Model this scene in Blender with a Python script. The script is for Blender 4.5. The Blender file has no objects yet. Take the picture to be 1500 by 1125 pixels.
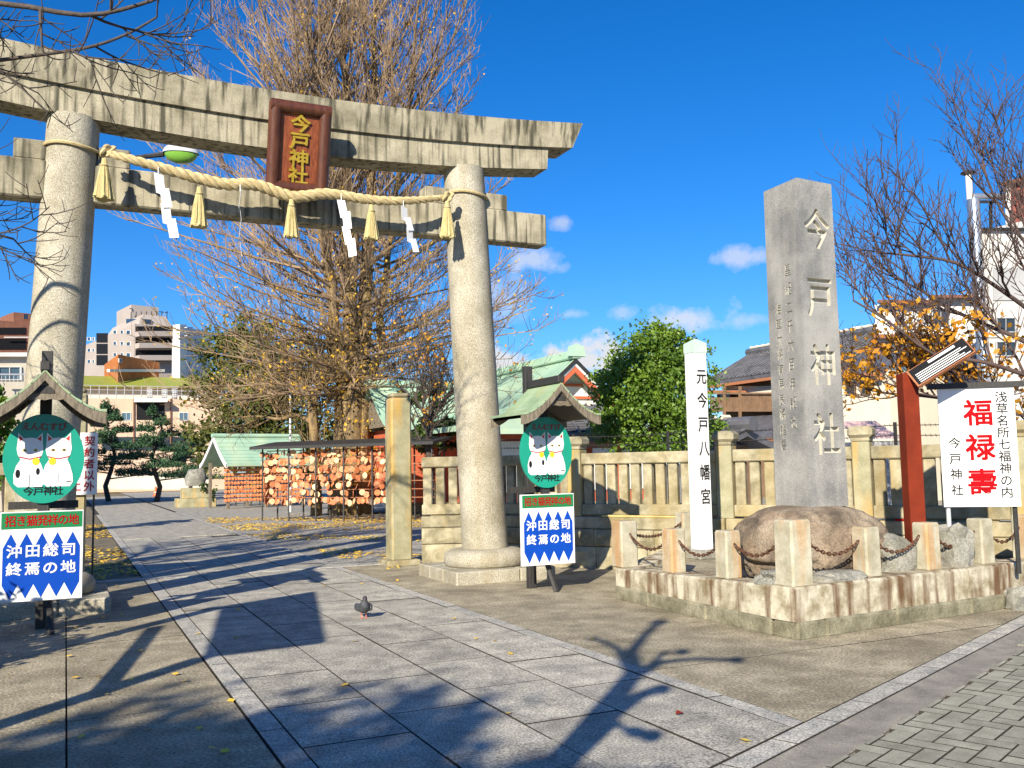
import bpy, bmesh, math, random
from mathutils import Vector, Matrix, noise
R = math.radians
scene = bpy.context.scene
COL = scene.collection

# ------------------------------------------------------------------ camera
F, CX, CY, EYE = 1371.0, 750.0, 562.5, 1.6          # photograph pixels (1500 x 1125)
PITCH, ROLL, YAW = R(5.0), 0.019, R(25.5)
fwd = Vector((math.sin(YAW)*math.cos(PITCH), math.cos(YAW)*math.cos(PITCH), math.sin(PITCH)))
r0 = Vector((math.cos(YAW), -math.sin(YAW), 0.0)); u0 = r0.cross(fwd)
rgt = r0*math.cos(ROLL) - u0*math.sin(ROLL); upv = u0*math.cos(ROLL) + r0*math.sin(ROLL)
cd = bpy.data.cameras.new('camera'); cam = bpy.data.objects.new('camera', cd); COL.objects.link(cam)
cam.matrix_world = Matrix(((rgt.x, upv.x, -fwd.x, 0), (rgt.y, upv.y, -fwd.y, 0), (rgt.z, upv.z, -fwd.z, EYE), (0, 0, 0, 1)))
cd.sensor_width = 36.0; cd.lens = 36.0*F/1500.0; cd.clip_end = 3000.0; cd.clip_start = 0.05
scene.camera = cam
E0 = Vector((0, 0, EYE))
def ray(x, y): return fwd + rgt*((x-CX)/F) - upv*((y-CY)/F)
def G(x, y, z=0.0):                       # pixel -> point at height z
    d = ray(x, y); return E0 + d*((z-EYE)/d.z)
def PY(x, y, Y):                          # pixel -> point on the plane Y
    d = ray(x, y); return E0 + d*(Y/d.y)
def PX(x, y, X):
    d = ray(x, y); return E0 + d*(X/d.x)
def PD(x, y, dep): return E0 + ray(x, y)*dep
def PL(x, y, A, B):                       # pixel -> vertical plane through A, B
    n = Vector((-(B[1]-A[1]), B[0]-A[0])); d = ray(x, y)
    return E0 + d*((n.x*A[0]+n.y*A[1])/(n.x*d.x+n.y*d.y))
def proj(p):
    v = Vector(p)-E0; z = v.dot(fwd)
    if z < 0.2: return (-9999, -9999)
    return (CX+F*v.dot(rgt)/z, CY-F*v.dot(upv)/z)

# ------------------------------------------------------------------ sun, sky, exposure
ELEV, AZ = R(26.0), R(42.8)
sdir = Vector((math.sin(AZ)*math.cos(ELEV), math.cos(AZ)*math.cos(ELEV), -math.sin(ELEV)))
sl = bpy.data.lights.new('sun', 'SUN'); sl.energy = 5.0; sl.angle = R(0.53); sl.color = (1.0, 0.91, 0.75)
so = bpy.data.objects.new('sun', sl); COL.objects.link(so); so.location = (-10, -10, 20)
so.rotation_euler = sdir.to_track_quat('-Z', 'Y').to_euler()
scene.view_settings.view_transform = 'Standard'; scene.view_settings.look = 'None'
scene.view_settings.gamma = 1.0; scene.view_settings.use_curve_mapping = False
scene.view_settings.exposure = 0.84
world = bpy.data.worlds.new('World'); scene.world = world; world.use_nodes = True
nt = world.node_tree; nt.nodes.clear()
def N(tree, kind, **kw):
    n = tree.nodes.new(kind)
    for k, v in kw.items(): setattr(n, k, v)
    return n
out = N(nt, 'ShaderNodeOutputWorld'); bg = N(nt, 'ShaderNodeBackground'); bg.inputs['Strength'].default_value = 0.05
sky = N(nt, 'ShaderNodeTexSky', sky_type='NISHITA', sun_disc=False)
sky.sun_elevation = ELEV; sky.sun_rotation = R(180)+AZ
sky.air_density = 1.0; sky.dust_density = 0.3; sky.ozone_density = 2.5
hs = N(nt, 'ShaderNodeHueSaturation'); hs.inputs['Saturation'].default_value = 1.17; hs.inputs['Value'].default_value = 1.0
tint = N(nt, 'ShaderNodeMix', data_type='RGBA', blend_type='MULTIPLY'); tint.inputs['Factor'].default_value = 1.0; tint.inputs['B'].default_value = (.88, 1.22, 1.78, 1)
nt.links.new(sky.outputs[0], tint.inputs['A']); nt.links.new(tint.outputs['Result'], hs.inputs['Color'])
tc = N(nt, 'ShaderNodeTexCoord')
nz = N(nt, 'ShaderNodeTexNoise'); nz.inputs['Scale'].default_value = 26.0; nz.inputs['Detail'].default_value = 7.0; nz.inputs['Roughness'].default_value = 0.6
nt.links.new(tc.outputs['Generated'], nz.inputs['Vector'])
def wmath(op, a, b=None, clamp=False):
    n = N(nt, 'ShaderNodeMath', operation=op, use_clamp=clamp)
    for i, v in enumerate((a, b)):
        if v is None: continue
        if isinstance(v, (int, float)): n.inputs[i].default_value = v
        else: nt.links.new(v, n.inputs[i])
    return n.outputs[0]
def wdot(vec):
    n = N(nt, 'ShaderNodeVectorMath', operation='DOT_PRODUCT'); nt.links.new(tc.outputs['Generated'], n.inputs[0]); n.inputs[1].default_value = vec
    return n.outputs['Value']
# small fair-weather clouds standing low over the shrine: direction, width, height (radians), density
CLOUDS = [(826, 325, 26, 14, .50), (776, 380, 46, 22, .62), (745, 440, 60, 40, .42), (1072, 379, 42, 18, .60), (832, 461, 36, 10, .42), (912, 457, 26, 17, .42),
          (1000, 468, 75, 26, .75), (868, 532, 85, 46, 1.5), (740, 535, 70, 34, 1.5), (1090, 470, 40, 12, .4),
          (250, 560, 120, 20, .5), (1800, 480, 160, 30, .6), (-300, 450, 160, 30, .6)]
mask = None
for (px, py, w, h, dn) in CLOUDS:
    c = ray(px, py).normalized(); e1 = c.cross(Vector((0, 0, 1))).normalized(); e2 = e1.cross(c)
    a = wmath('DIVIDE', wdot(e1), w/F); b = wmath('DIVIDE', wmath('SUBTRACT', wdot(e2), 0.0), h/F)
    rr = wmath('SQRT', wmath('ADD', wmath('MULTIPLY', a, a), wmath('MULTIPLY', b, b)))
    m = wmath('SUBTRACT', 1.0, rr, False)
    front = wmath('GREATER_THAN', wdot(c), 0.0)
    m = wmath('MULTIPLY', wmath('ADD', m, wmath('MULTIPLY', wmath('SUBTRACT', nz.outputs['Fac'], 0.5), 3.0)), 1.4, True)
    m = wmath('MULTIPLY', wmath('MULTIPLY', m, front), dn, True)
    mask = m if mask is None else wmath('MAXIMUM', mask, m)
mx = N(nt, 'ShaderNodeMix', data_type='RGBA'); nt.links.new(mask, mx.inputs['Factor']); nt.links.new(hs.outputs[0], mx.inputs['A'])
mx.inputs['B'].default_value = (9.0, 9.2, 9.6, 1)
nt.links.new(mx.outputs['Result'], bg.inputs['Color']); nt.links.new(bg.outputs[0], out.inputs[0])

# ------------------------------------------------------------------ materials
MATS = {}
def M(name, c1, c2=None, scale=3.0, rough=0.85, bump=0.25, bscale=60.0, speck=0.0, spscale=250.0, metal=0.0, rand=0.0, srange=(.47,.68),
      streak=None, streak_amt=0.6, streak_scale=(9, 9, .7), trans=0.0, detail=5.0, contrast=(0.35, 0.65), aniso=None, spec=None, zdirt=None):
    if name in MATS: return MATS[name]
    m = bpy.data.materials.new(name); m.use_nodes = True; t = m.node_tree; L = t.links
    b = t.nodes['Principled BSDF']; b.inputs['Roughness'].default_value = rough; b.inputs['Metallic'].default_value = metal
    if spec is not None: b.inputs['Specular IOR Level'].default_value = spec
    g = N(t, 'ShaderNodeNewGeometry')
    vec = g.outputs['Position']
    if aniso:
        mp = N(t, 'ShaderNodeMapping'); mp.inputs['Scale'].default_value = aniso; L.new(vec, mp.inputs['Vector']); vec = mp.outputs[0]
    n1 = N(t, 'ShaderNodeTexNoise'); n1.inputs['Scale'].default_value = scale; n1.inputs['Detail'].default_value = detail; n1.inputs['Roughness'].default_value = .62
    L.new(vec, n1.inputs['Vector'])
    cr = N(t, 'ShaderNodeValToRGB'); cr.color_ramp.elements[0].position = contrast[0]; cr.color_ramp.elements[1].position = contrast[1]
    c2 = c2 or tuple(v*0.72 for v in c1)
    cr.color_ramp.elements[0].color = (*c2, 1); cr.color_ramp.elements[1].color = (*c1, 1); L.new(n1.outputs['Fac'], cr.inputs[0])
    col = cr.outputs[0]
    def mixc(fac, a, bcol, mode='MIX'):
        x = N(t, 'ShaderNodeMix', data_type='RGBA', blend_type=mode)
        if isinstance(fac, float): x.inputs['Factor'].default_value = fac
        else: L.new(fac, x.inputs['Factor'])
        L.new(a, x.inputs['A'])
        if isinstance(bcol, tuple): x.inputs['B'].default_value = (*bcol, 1)
        else: L.new(bcol, x.inputs['B'])
        return x.outputs['Result']
    if streak:
        mp = N(t, 'ShaderNodeMapping'); mp.inputs['Scale'].default_value = streak_scale; L.new(g.outputs['Position'], mp.inputs['Vector'])
        n3 = N(t, 'ShaderNodeTexNoise'); n3.inputs['Scale'].default_value = 1.0; n3.inputs['Detail'].default_value = 4.0; L.new(mp.outputs[0], n3.inputs['Vector'])
        r3 = N(t, 'ShaderNodeMapRange'); r3.inputs['From Min'].default_value = srange[0]; r3.inputs['From Max'].default_value = srange[1]; r3.inputs['To Max'].default_value = streak_amt
        L.new(n3.outputs['Fac'], r3.inputs[0]); col = mixc(r3.outputs[0], col, streak)
    if speck:
        n2 = N(t, 'ShaderNodeTexNoise'); n2.inputs['Scale'].default_value = spscale; n2.inputs['Detail'].default_value = 2.0; L.new(g.outputs['Position'], n2.inputs['Vector'])
        r2 = N(t, 'ShaderNodeMapRange'); r2.inputs['From Min'].default_value = .3; r2.inputs['From Max'].default_value = .7
        r2.inputs['To Min'].default_value = 1-speck; r2.inputs['To Max'].default_value = 1+speck; L.new(n2.outputs['Fac'], r2.inputs[0])
        vm = N(t, 'ShaderNodeVectorMath', operation='SCALE'); L.new(col, vm.inputs[0]); L.new(r2.outputs[0], vm.inputs['Scale']); col = vm.outputs[0]
    if rand:
        oi = N(t, 'ShaderNodeObjectInfo'); rr = N(t, 'ShaderNodeMapRange'); rr.inputs['To Min'].default_value = 1-rand; rr.inputs['To Max'].default_value = 1+rand
        L.new(oi.outputs['Random'], rr.inputs[0]); vm = N(t, 'ShaderNodeVectorMath', operation='SCALE'); L.new(col, vm.inputs[0]); L.new(rr.outputs[0], vm.inputs['Scale']); col = vm.outputs[0]
    L.new(col, b.inputs['Base Color'])
    if bump:
        nb = N(t, 'ShaderNodeTexNoise'); nb.inputs['Scale'].default_value = bscale; nb.inputs['Detail'].default_value = 3.0; L.new(vec, nb.inputs['Vector'])
        bp = N(t, 'ShaderNodeBump'); bp.inputs['Strength'].default_value = bump; bp.inputs['Distance'].default_value = 0.02; L.new(nb.outputs['Fac'], bp.inputs['Height']); L.new(bp.outputs[0], b.inputs['Normal'])
    if trans:
        tr = N(t, 'ShaderNodeBsdfTranslucent'); L.new(col, tr.inputs['Color']); ms = N(t, 'ShaderNodeMixShader'); ms.inputs[0].default_value = trans
        L.new(b.outputs[0], ms.inputs[1]); L.new(tr.outputs[0], ms.inputs[2]); L.new(ms.outputs[0], t.nodes['Material Output'].inputs['Surface'])
    MATS[name] = m
    return m
def flat(name, c, rough=.5, bump=0.0, spec=None): return M(name, c, tuple(v*.88 for v in c), scale=5, rough=rough, bump=bump, spec=spec)

M('granite_old', (.40,.36,.255), (.17,.15,.095), scale=2.6, bump=.35, bscale=90, speck=.22, spscale=120, streak=(.055,.05,.03), streak_amt=.95, streak_scale=(13,13,.8), srange=(.49,.66), contrast=(.30,.62))
M('granite_pillar', (.42,.39,.31), (.27,.245,.18), scale=2.2, bump=.3, bscale=70, speck=.45, spscale=80, streak=(.25,.20,.11), streak_amt=.45, streak_scale=(3.5,3.5,.25))
M('granite_fence', (.42,.375,.255), (.19,.165,.095), scale=4.5, bump=.3, bscale=80, speck=.2, spscale=160, streak=(.30,.22,.08), streak_amt=.5, streak_scale=(3,3,.8), rand=.14)
M('granite_post', (.37,.345,.225), (.235,.22,.125), scale=3, bump=.35, bscale=80, speck=.22, spscale=140, streak=(.50,.29,.05), streak_amt=.8, streak_scale=(4,4,.6))
M('granite_gray', (.30,.292,.27), (.155,.155,.15), scale=2.2, bump=.12, bscale=120, speck=.30, spscale=120, rough=.7, streak=(.36,.35,.32), streak_amt=.5, streak_scale=(5,5,.5))
M('granite_cut', (.52,.50,.43), (.40,.38,.32), scale=9, bump=.2)
M('terrace_stone', (.53,.485,.37), (.24,.20,.12), scale=6, bump=.3, bscale=70, speck=.15, spscale=160, streak=(.10,.042,.010), streak_amt=.92, streak_scale=(7.5,7.5,.7), srange=(.47,.64), contrast=(.36,.60))
M('terrace_base', (.26,.24,.165), (.11,.10,.06), scale=5, bump=.5, bscale=30, speck=.25, spscale=90)
M('bollard_stone', (.47,.44,.34), (.29,.265,.18), scale=5, bump=.25, bscale=80, speck=.18, spscale=160, streak=(.42,.20,.05), streak_amt=.7, streak_scale=(7,7,.8), rand=.08)
M('slab', (.46,.43,.355), (.25,.235,.20), scale=3.5, bump=.25, bscale=120, speck=.62, spscale=70, rand=.13)
M('border_stone', (.47,.44,.375), (.29,.285,.26), scale=5, bump=.25, bscale=110, speck=.55, spscale=80, rand=.08)
M('joint_dirt', (.045,.038,.028), (.025,.02,.014), scale=12, bump=.4)
M('concrete_floor', (.42,.365,.255), (.20,.17,.11), scale=3.2, bump=.5, bscale=38, speck=.52, spscale=48, rand=.06, detail=9, contrast=(.32,.66), streak=(.15,.125,.08), streak_amt=.65, streak_scale=(1.1,1.1,1.1))
M('asphalt', (.29,.265,.22), (.18,.165,.14), scale=4, bump=.4, bscale=90, speck=.35, spscale=130)
M('paver', (.34,.33,.255), (.235,.225,.17), scale=6, bump=.3, bscale=120, speck=.25, spscale=140, rand=.14)
M('gravel', (.42,.395,.34), (.22,.205,.17), scale=5, bump=1.0, bscale=35, speck=.6, spscale=38)
M('dirt', (.20,.165,.10), (.11,.09,.055), scale=2.0, bump=.6, bscale=20, speck=.3, spscale=40)
M('rock_brown', (.25,.185,.125), (.085,.065,.045), scale=3.2, bump=1.0, bscale=11, speck=.35, spscale=60, detail=9, streak=(.36,.30,.22), streak_amt=.5, streak_scale=(3,3,1.4))
M('rock_grey', (.30,.29,.25), (.15,.145,.115), scale=6, bump=.9, bscale=18, speck=.3, spscale=70)
M('rope', (.62,.50,.27), (.44,.34,.16), scale=14, bump=.6, bscale=130, rough=.9)
M('straw', (.68,.58,.30), (.48,.38,.14), scale=9, bump=.6, bscale=60, aniso=(14,14,.8), rough=.9)
flat('paper', (.82,.82,.82), .8)
M('tablet_wood', (.27,.072,.022), (.15,.035,.012), scale=2.5, aniso=(14,14,1.0), rough=.42, bump=.2, bscale=8)
M('tablet_frame', (.115,.038,.018), (.065,.020,.010), scale=3, aniso=(6,6,1), rough=.35, bump=.15)
M('gold', (.72,.50,.07), (.5,.32,.03), scale=20, rough=.32, metal=.55, bump=.15)
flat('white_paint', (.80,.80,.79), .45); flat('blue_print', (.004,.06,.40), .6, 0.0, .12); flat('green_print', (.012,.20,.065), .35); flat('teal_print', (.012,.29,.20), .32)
flat('red_print', (.36,.004,.008), .7, 0.0, .05); flat('black_print', (.012,.012,.014), .7, 0.0, .15); flat('blue_black', (.02,.03,.12), .4); flat('yellow_print', (.80,.52,.02), .4); flat('ear_red', (.55,.03,.02), .5); flat('dark_red', (.25,.02,.015), .5)
M('black_wood', (.035,.032,.03), (.018,.017,.016), scale=6, aniso=(9,9,1), rough=.6, bump=.3)
M('old_wood', (.24,.20,.145), (.10,.08,.055), scale=4, aniso=(10,10,2), rough=.8, bump=.3)
M('copper_roof', (.30,.40,.25), (.19,.28,.16), scale=3, rough=.65, bump=.2, bscale=30, streak=(.33,.36,.18), streak_amt=.6, streak_scale=(4,4,1))
M('copper_far', (.36,.53,.41), (.27,.43,.32), scale=.8, rough=.6, bump=.25, bscale=6, streak=(.48,.55,.36), streak_amt=.5, streak_scale=(1.2,.3,1))
M('red_paint', (.20,.027,.009), (.13,.018,.007), scale=3, spec=.15, rough=.6, bump=.1)
M('rust', (.16,.065,.03), (.07,.03,.018), scale=40, rough=.8, bump=.5, metal=.3)
M('dark_metal', (.05,.048,.045), (.03,.03,.03), scale=8, rough=.5, metal=.4)
flat('steel', (.50,.52,.55), .35)
M('bark_ginkgo', (.24,.165,.08), (.085,.058,.03), scale=5, bump=.9, bscale=14, aniso=(1,1,.4), streak=(.42,.29,.09), streak_amt=.4)
M('twig_ginkgo', (.34,.24,.145), (.13,.085,.05), scale=.9, bump=0)
M('bark_dark', (.085,.065,.05), (.045,.035,.03), scale=8, bump=.6, bscale=30)
M('bark_cherry', (.095,.06,.05), (.045,.03,.028), scale=3, bump=.4, bscale=30)
M('leaf_dark', (.075,.125,.022), (.02,.045,.008), scale=1.1, rough=.55, bump=0, trans=.25, contrast=(.38,.62))
M('leaf_green', (.19,.30,.025), (.05,.115,.012), scale=1.3, rough=.5, bump=0, trans=.25, contrast=(.36,.64))
M('leaf_olive', (.15,.165,.022), (.045,.06,.01), scale=.9, rough=.6, bump=0, trans=.25)
M('leaf_pine', (.055,.13,.05), (.02,.06,.025), scale=2, rough=.6, bump=0, trans=.15)
M('leaf_yellow', (.78,.50,.03), (.62,.33,.015), scale=3, rough=.6, bump=0, trans=.35)
M('leaf_orange', (.78,.42,.025), (.55,.20,.012), scale=2, rough=.6, bump=0, trans=.4)
M('litter', (.80,.56,.07), (.60,.34,.03), scale=1.0, rough=.8, bump=0)
M('ema_wood', (.62,.24,.09), (.36,.09,.03), scale=9, rough=.6, bump=.1, rand=.30)
flat('ema_face', (.80,.62,.42), .6)
M('wall_pink', (.58,.42,.30), (.52,.37,.26), scale=.6, bump=.05)
M('wall_taupe', (.40,.35,.31), (.36,.31,.275), scale=.3, bump=.05)
M('wall_white', (.74,.73,.70), (.66,.65,.62), scale=.5, bump=.05)
M('wall_cream', (.66,.59,.48), (.58,.51,.41), scale=.5, bump=.05)
M('wall_grey', (.42,.42,.42), (.36,.36,.36), scale=.5, bump=.05)
M('brick_orange', (.46,.16,.035), (.36,.11,.025), scale=2, bump=.1)
M('brick_red', (.28,.085,.06), (.20,.06,.045), scale=2, bump=.1)
M('brick_brown', (.24,.10,.06), (.17,.07,.045), scale=2, bump=.1)
M('roof_green', (.30,.32,.035), (.24,.26,.03), scale=.8, rough=.6, bump=.1)
M('roof_tile', (.13,.13,.14), (.07,.07,.078), scale=2, rough=.45, bump=.3, bscale=12)
M('eave_wood', (.42,.17,.08), (.30,.11,.05), scale=2, bump=.1, aniso=(1,6,6))
M('balcony_wood', (.25,.15,.085), (.17,.10,.055), scale=3, bump=.1)
M('vermilion', (.52,.12,.05), (.42,.09,.04), scale=2, bump=.05)
M('pigeon_feather', (.075,.08,.09), (.03,.032,.038), scale=30, rough=.5, bump=.2)
flat('pigeon_leg', (.60,.16,.12), .6); flat('cone_orange', (.75,.12,.02), .5)
M('tile_wall', (.60,.58,.55), (.52,.50,.47), scale=4, bump=.05)
def glass(name, tint):
    m = bpy.data.materials.new(name); m.use_nodes = True; b = m.node_tree.nodes['Principled BSDF']
    b.inputs['Base Color'].default_value = (*tint, 1); b.inputs['Roughness'].default_value = .08; b.inputs['Specular IOR Level'].default_value = .9
    MATS[name] = m; return m
glass('window_glass', (.03,.04,.05)); glass('window_blue', (.08,.14,.19)); glass('lamp_green', (.16,.36,.05)); 

# ------------------------------------------------------------------ mesh builder
ORIG = {}
class MB:
    def __init__(s): s.v = []; s.f = []; s.mi = []; s.cur = 0
    def add(s, vs, fs):
        o = len(s.v); s.v.extend([tuple(p) for p in vs]); s.f.extend([tuple(i+o for i in f) for f in fs]); s.mi.extend([s.cur]*len(fs)); return s
    def box(s, c, d, rz=0.0, ch=0.0, top=None):       # centre, full size, optional chamfer; top = scale of the upper face
        hx, hy, hz = d[0]/2, d[1]/2, d[2]/2; cs, sn = math.cos(rz), math.sin(rz); tp = top or 1.0
        pts = []
        if ch <= 0:
            for z in (-hz, hz):
                k = tp if z > 0 else 1.0
                for x, y in ((-hx,-hy),(hx,-hy),(hx,hy),(-hx,hy)): pts.append((x*k, y*k, z))
            fs = [(3,2,1,0),(4,5,6,7),(0,1,5,4),(1,2,6,5),(2,3,7,6),(3,0,4,7)]
        else:
            ch = min(ch, hx*.9, hy*.9, hz*.9)
            def ring(z, ix, k=1.0):
                a, b = hx*k-ix, hy*k-ix
                return [(-a+ (0 if ix else 0), -b, z), (a, -b, z), (a, b, z), (-a, b, z)]
            def oct(z, k=1.0):
                a, b = hx*k, hy*k
                return [(-a+ch,-b,z),(a-ch,-b,z),(a,-b+ch,z),(a,b-ch,z),(a-ch,b,z),(-a+ch,b,z),(-a,b-ch,z),(-a,-b+ch,z)]
            pts = ring(-hz, ch) + oct(-hz+ch) + oct(hz-ch, tp) + ring(hz, ch, tp)
            fs = [(3,2,1,0), (20,21,22,23)]
            for i in range(8): j = (i+1) % 8; fs.append((4+i, 4+j, 12+j, 12+i))
            for k in range(4):
                a = 4+2*k; b = a+1; n = 4+(2*k+2) % 8; j = (k+1) % 4
                fs.append((k, j, b, a)); fs.append((j, n, b))
                a = 12+2*k; b = a+1; n = 12+(2*k+2) % 8
                fs.append((20+k, a, b, 20+j)); fs.append((20+j, b, n))
        return s.add([(c[0]+x*cs-y*sn, c[1]+x*sn+y*cs, c[2]+z) for x, y, z in pts], fs)
    def bb(s, a, b, ch=0.0):                          # axis box from corner to corner
        return s.box([(a[i]+b[i])/2 for i in range(3)], [abs(b[i]-a[i]) for i in range(3)], 0, ch)
    def prism(s, poly, z0, z1):
        n = len(poly); s.add([(p[0],p[1],z0) for p in poly]+[(p[0],p[1],z1) for p in poly], [tuple(range(n))[::-1], tuple(range(n,2*n))]+[(i,(i+1)%n,n+(i+1)%n,n+i) for i in range(n)]); return s
    def extrude(s, poly, vec):                        # planar 3d polygon pushed along vec
        n = len(poly); vec = Vector(vec); a = [Vector(p) for p in poly]; b = [p+vec for p in a]
        return s.add(a+b, [tuple(range(n))[::-1], tuple(range(n,2*n))]+[(i,(i+1)%n,n+(i+1)%n,n+i) for i in range(n)])
    def tube(s, pts, rads, n=6, cap=True):
        pts = [Vector(p) for p in pts]
        if isinstance(rads, (int, float)): rads = [rads]*len(pts)
        vs = []; fs = []; k = len(pts)
        t = (pts[1]-pts[0]).normalized(); ref = Vector((0,0,1)) if abs(t.z) < .9 else Vector((1,0,0)); u = t.cross(ref).normalized()
        for i in range(k):
            t = (pts[min(i+1,k-1)]-pts[max(i-1,0)]).normalized(); u = (u-t*u.dot(t))
            u = u.normalized() if u.length > 1e-6 else t.orthogonal().normalized()
            w = t.cross(u)
            for j in range(n):
                a = 2*math.pi*j/n; vs.append(pts[i]+(u*math.cos(a)+w*math.sin(a))*rads[i])
        for i in range(k-1):
            for j in range(n): fs.append((i*n+j, i*n+(j+1)%n, (i+1)*n+(j+1)%n, (i+1)*n+j))
        if cap: fs.append(tuple(range(n))[::-1]); fs.append(tuple(range((k-1)*n, k*n)))
        return s.add(vs, fs)
    def lathe(s, c, prof, n=32):                      # prof: (radius, z)
        vs = []; fs = []; k = len(prof)
        for r, z in prof:
            for j in range(n): a = 2*math.pi*j/n; vs.append((c[0]+r*math.cos(a), c[1]+r*math.sin(a), c[2]+z))
        for i in range(k-1):
            for j in range(n): fs.append((i*n+j, i*n+(j+1)%n, (i+1)*n+(j+1)%n, (i+1)*n+j))
        fs.append(tuple(range(n))[::-1]); fs.append(tuple(range((k-1)*n, k*n)))
        return s.add(vs, fs)
    def rock(s, c, d, seed=0, rough=.25, sub=3, flat_bottom=True):
        bm = bmesh.new(); bmesh.ops.create_icosphere(bm, subdivisions=sub, radius=1.0)
        vs = []
        for v in bm.verts:
            p = v.co.copy(); q = Vector([math.copysign(abs(a)**.7, a) for a in p])
            k = 1+rough*(noise.noise(p*1.3+Vector((seed*7.3,seed*3.1,0)))+.5*noise.noise(p*3.1+Vector((seed,0,seed*2.0)))+.22*noise.noise(p*8+Vector((0,seed,0))))
            q = q*k; z = q.z*d[2]/2
            if flat_bottom and z < -d[2]*.35: z = -d[2]*.35-(z+d[2]*.35)*-.1
            vs.append((c[0]+q.x*d[0]/2, c[1]+q.y*d[1]/2, c[2]+z))
        fs = [tuple(v.index for v in f.verts) for f in bm.faces]; bm.free()
        return s.add(vs, fs)
    def prism2(s, poly, z0, z1):                      # top face clean (material 0), sides grimy (material 1)
        n = len(poly); s.add([(p[0],p[1],z1) for p in poly],[tuple(range(n))]); s.cur = 1
        s.add([(p[0],p[1],z0) for p in poly]+[(p[0],p[1],z1-.0005) for p in poly],[(i,(i+1)%n,n+(i+1)%n,n+i) for i in range(n)]); s.cur = 0; return s
    def build(s, name, mat, parent=None, smooth=False, label=None, cat=None, group=None, kind=None, angle=.7, origin=None):
        if parent is not None: o = ORIG[parent.name]
        elif origin is not None: o = Vector(origin)
        else:
            xs = [p[0] for p in s.v]; ys = [p[1] for p in s.v]; zs = [p[2] for p in s.v]
            o = Vector(((min(xs)+max(xs))/2, (min(ys)+max(ys))/2, min(zs)))
        me = bpy.data.meshes.new(name); me.from_pydata([(p[0]-o.x, p[1]-o.y, p[2]-o.z) for p in s.v], [], s.f)
        mats = mat if isinstance(mat, (list, tuple)) else [mat]
        for m in mats: me.materials.append(MATS[m])
        if len(mats) > 1: me.polygons.foreach_set('material_index', s.mi)
        if smooth:
            me.polygons.foreach_set('use_smooth', [True]*len(me.polygons)); me.set_sharp_from_angle(angle=angle)
        me.update()
        return link(name, me, parent, o, label, cat, group, kind)
def link(name, me, parent, o, label=None, cat=None, group=None, kind=None):
    ob = bpy.data.objects.new(name, me); COL.objects.link(ob)
    ORIG[ob.name] = Vector(o)
    if parent is not None: ob.parent = parent
    else: ob.location = o
    return tag(ob, label, cat, group, kind)
def tag(ob, label=None, cat=None, group=None, kind=None):
    for k, v in (('label', label), ('category', cat), ('group', group), ('kind', kind)):
        if v: ob[k] = v
    return ob
def thing(name, loc, label, cat, group=None):
    ob = bpy.data.objects.new(name, None); COL.objects.link(ob); ob.location = loc; ob.empty_display_size = .2; ORIG[ob.name] = Vector(loc)
    return tag(ob, label, cat, group)
def shared(name, me, mat, parent, loc, rz=0.0, sc=None, label=None, cat=None, group=None):   # a copy that shares mesh data
    ob = bpy.data.objects.new(name, me); COL.objects.link(ob)
    if not me.materials: me.materials.append(MATS[mat])
    o = ORIG[parent.name] if parent is not None else Vector((0,0,0))
    if parent is not None: ob.parent = parent
    ob.location = Vector(loc)-o; ob.rotation_euler = (0, 0, rz)
    if sc: ob.scale = sc
    return tag(ob, label, cat, group)
def unit_box(ch):
    b = MB().box((0,0,0), (1,1,1), 0, ch); me = bpy.data.meshes.new('piece'); me.from_pydata(b.v, [], b.f); return me
def copy_tree(ob, loc=None, parent=None):
    c = ob.copy(); COL.objects.link(c); c.parent = parent
    if loc is not None: c.location = loc
    for ch in list(ob.children): copy_tree(ch, None, c)
    return c

# ------------------------------------------------------------------ lettering (Blender's own built-in font)
def text_mesh(items, ex=.002, bold=0.0, heavy=0.0):
    """items: (char, centre, right, up, width, height) -> MB"""
    mb = MB(); cache = {}
    for ch, c, rv, uv, w, h in items:
        if ch not in cache:
            cu = bpy.data.curves.new('glyph', 'FONT'); cu.body = ch; cu.size = 1.0; cu.extrude = .5; cu.offset = bold; cu.resolution_u = 3
            to = bpy.data.objects.new('glyph', cu); COL.objects.link(to)
            dg = bpy.context.evaluated_depsgraph_get(); ev = to.evaluated_get(dg); me = bpy.data.meshes.new_from_object(ev)
            vs = [v.co.copy() for v in me.vertices]; fs = [tuple(p.vertices) for p in me.polygons]
            adv = 1.0 if ord(ch) > 0x2000 else (max(v.x for v in vs)+min(v.x for v in vs) if vs else .5)
            bpy.data.objects.remove(to); bpy.data.curves.remove(cu); bpy.data.meshes.remove(me); cache[ch] = (vs, fs, adv)
        vs, fs, adv = cache[ch]; rv = Vector(rv).normalized(); uv = Vector(uv).normalized(); nv = rv.cross(uv); c = Vector(c)
        sh = [(0,0)] if not heavy else [(-heavy,-heavy),(heavy,-heavy),(heavy,heavy),(-heavy,heavy)]
        for k, (sx, sy) in enumerate(sh):
            mb.add([c + rv*((v.x-adv/2+sx)*w) + uv*((v.y-.38+sy)*h) + nv*(v.z*2*ex*.5+k*.0003) for v in vs], fs)
    return mb
def column(text, top, rv, uv, w, h, pitch):         # vertical writing: centre of the first character, then down
    return [(ch, Vector(top)-Vector(uv)*pitch*i, rv, uv, w, h) for i, ch in enumerate(text)]
def row(text, first, rv, uv, w, h, pitch):
    return [(ch, Vector(first)+Vector(rv)*pitch*i, rv, uv, w, h) for i, ch in enumerate(text)]
XV, YV, ZV = Vector((1,0,0)), Vector((0,1,0)), Vector((0,0,1))

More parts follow.
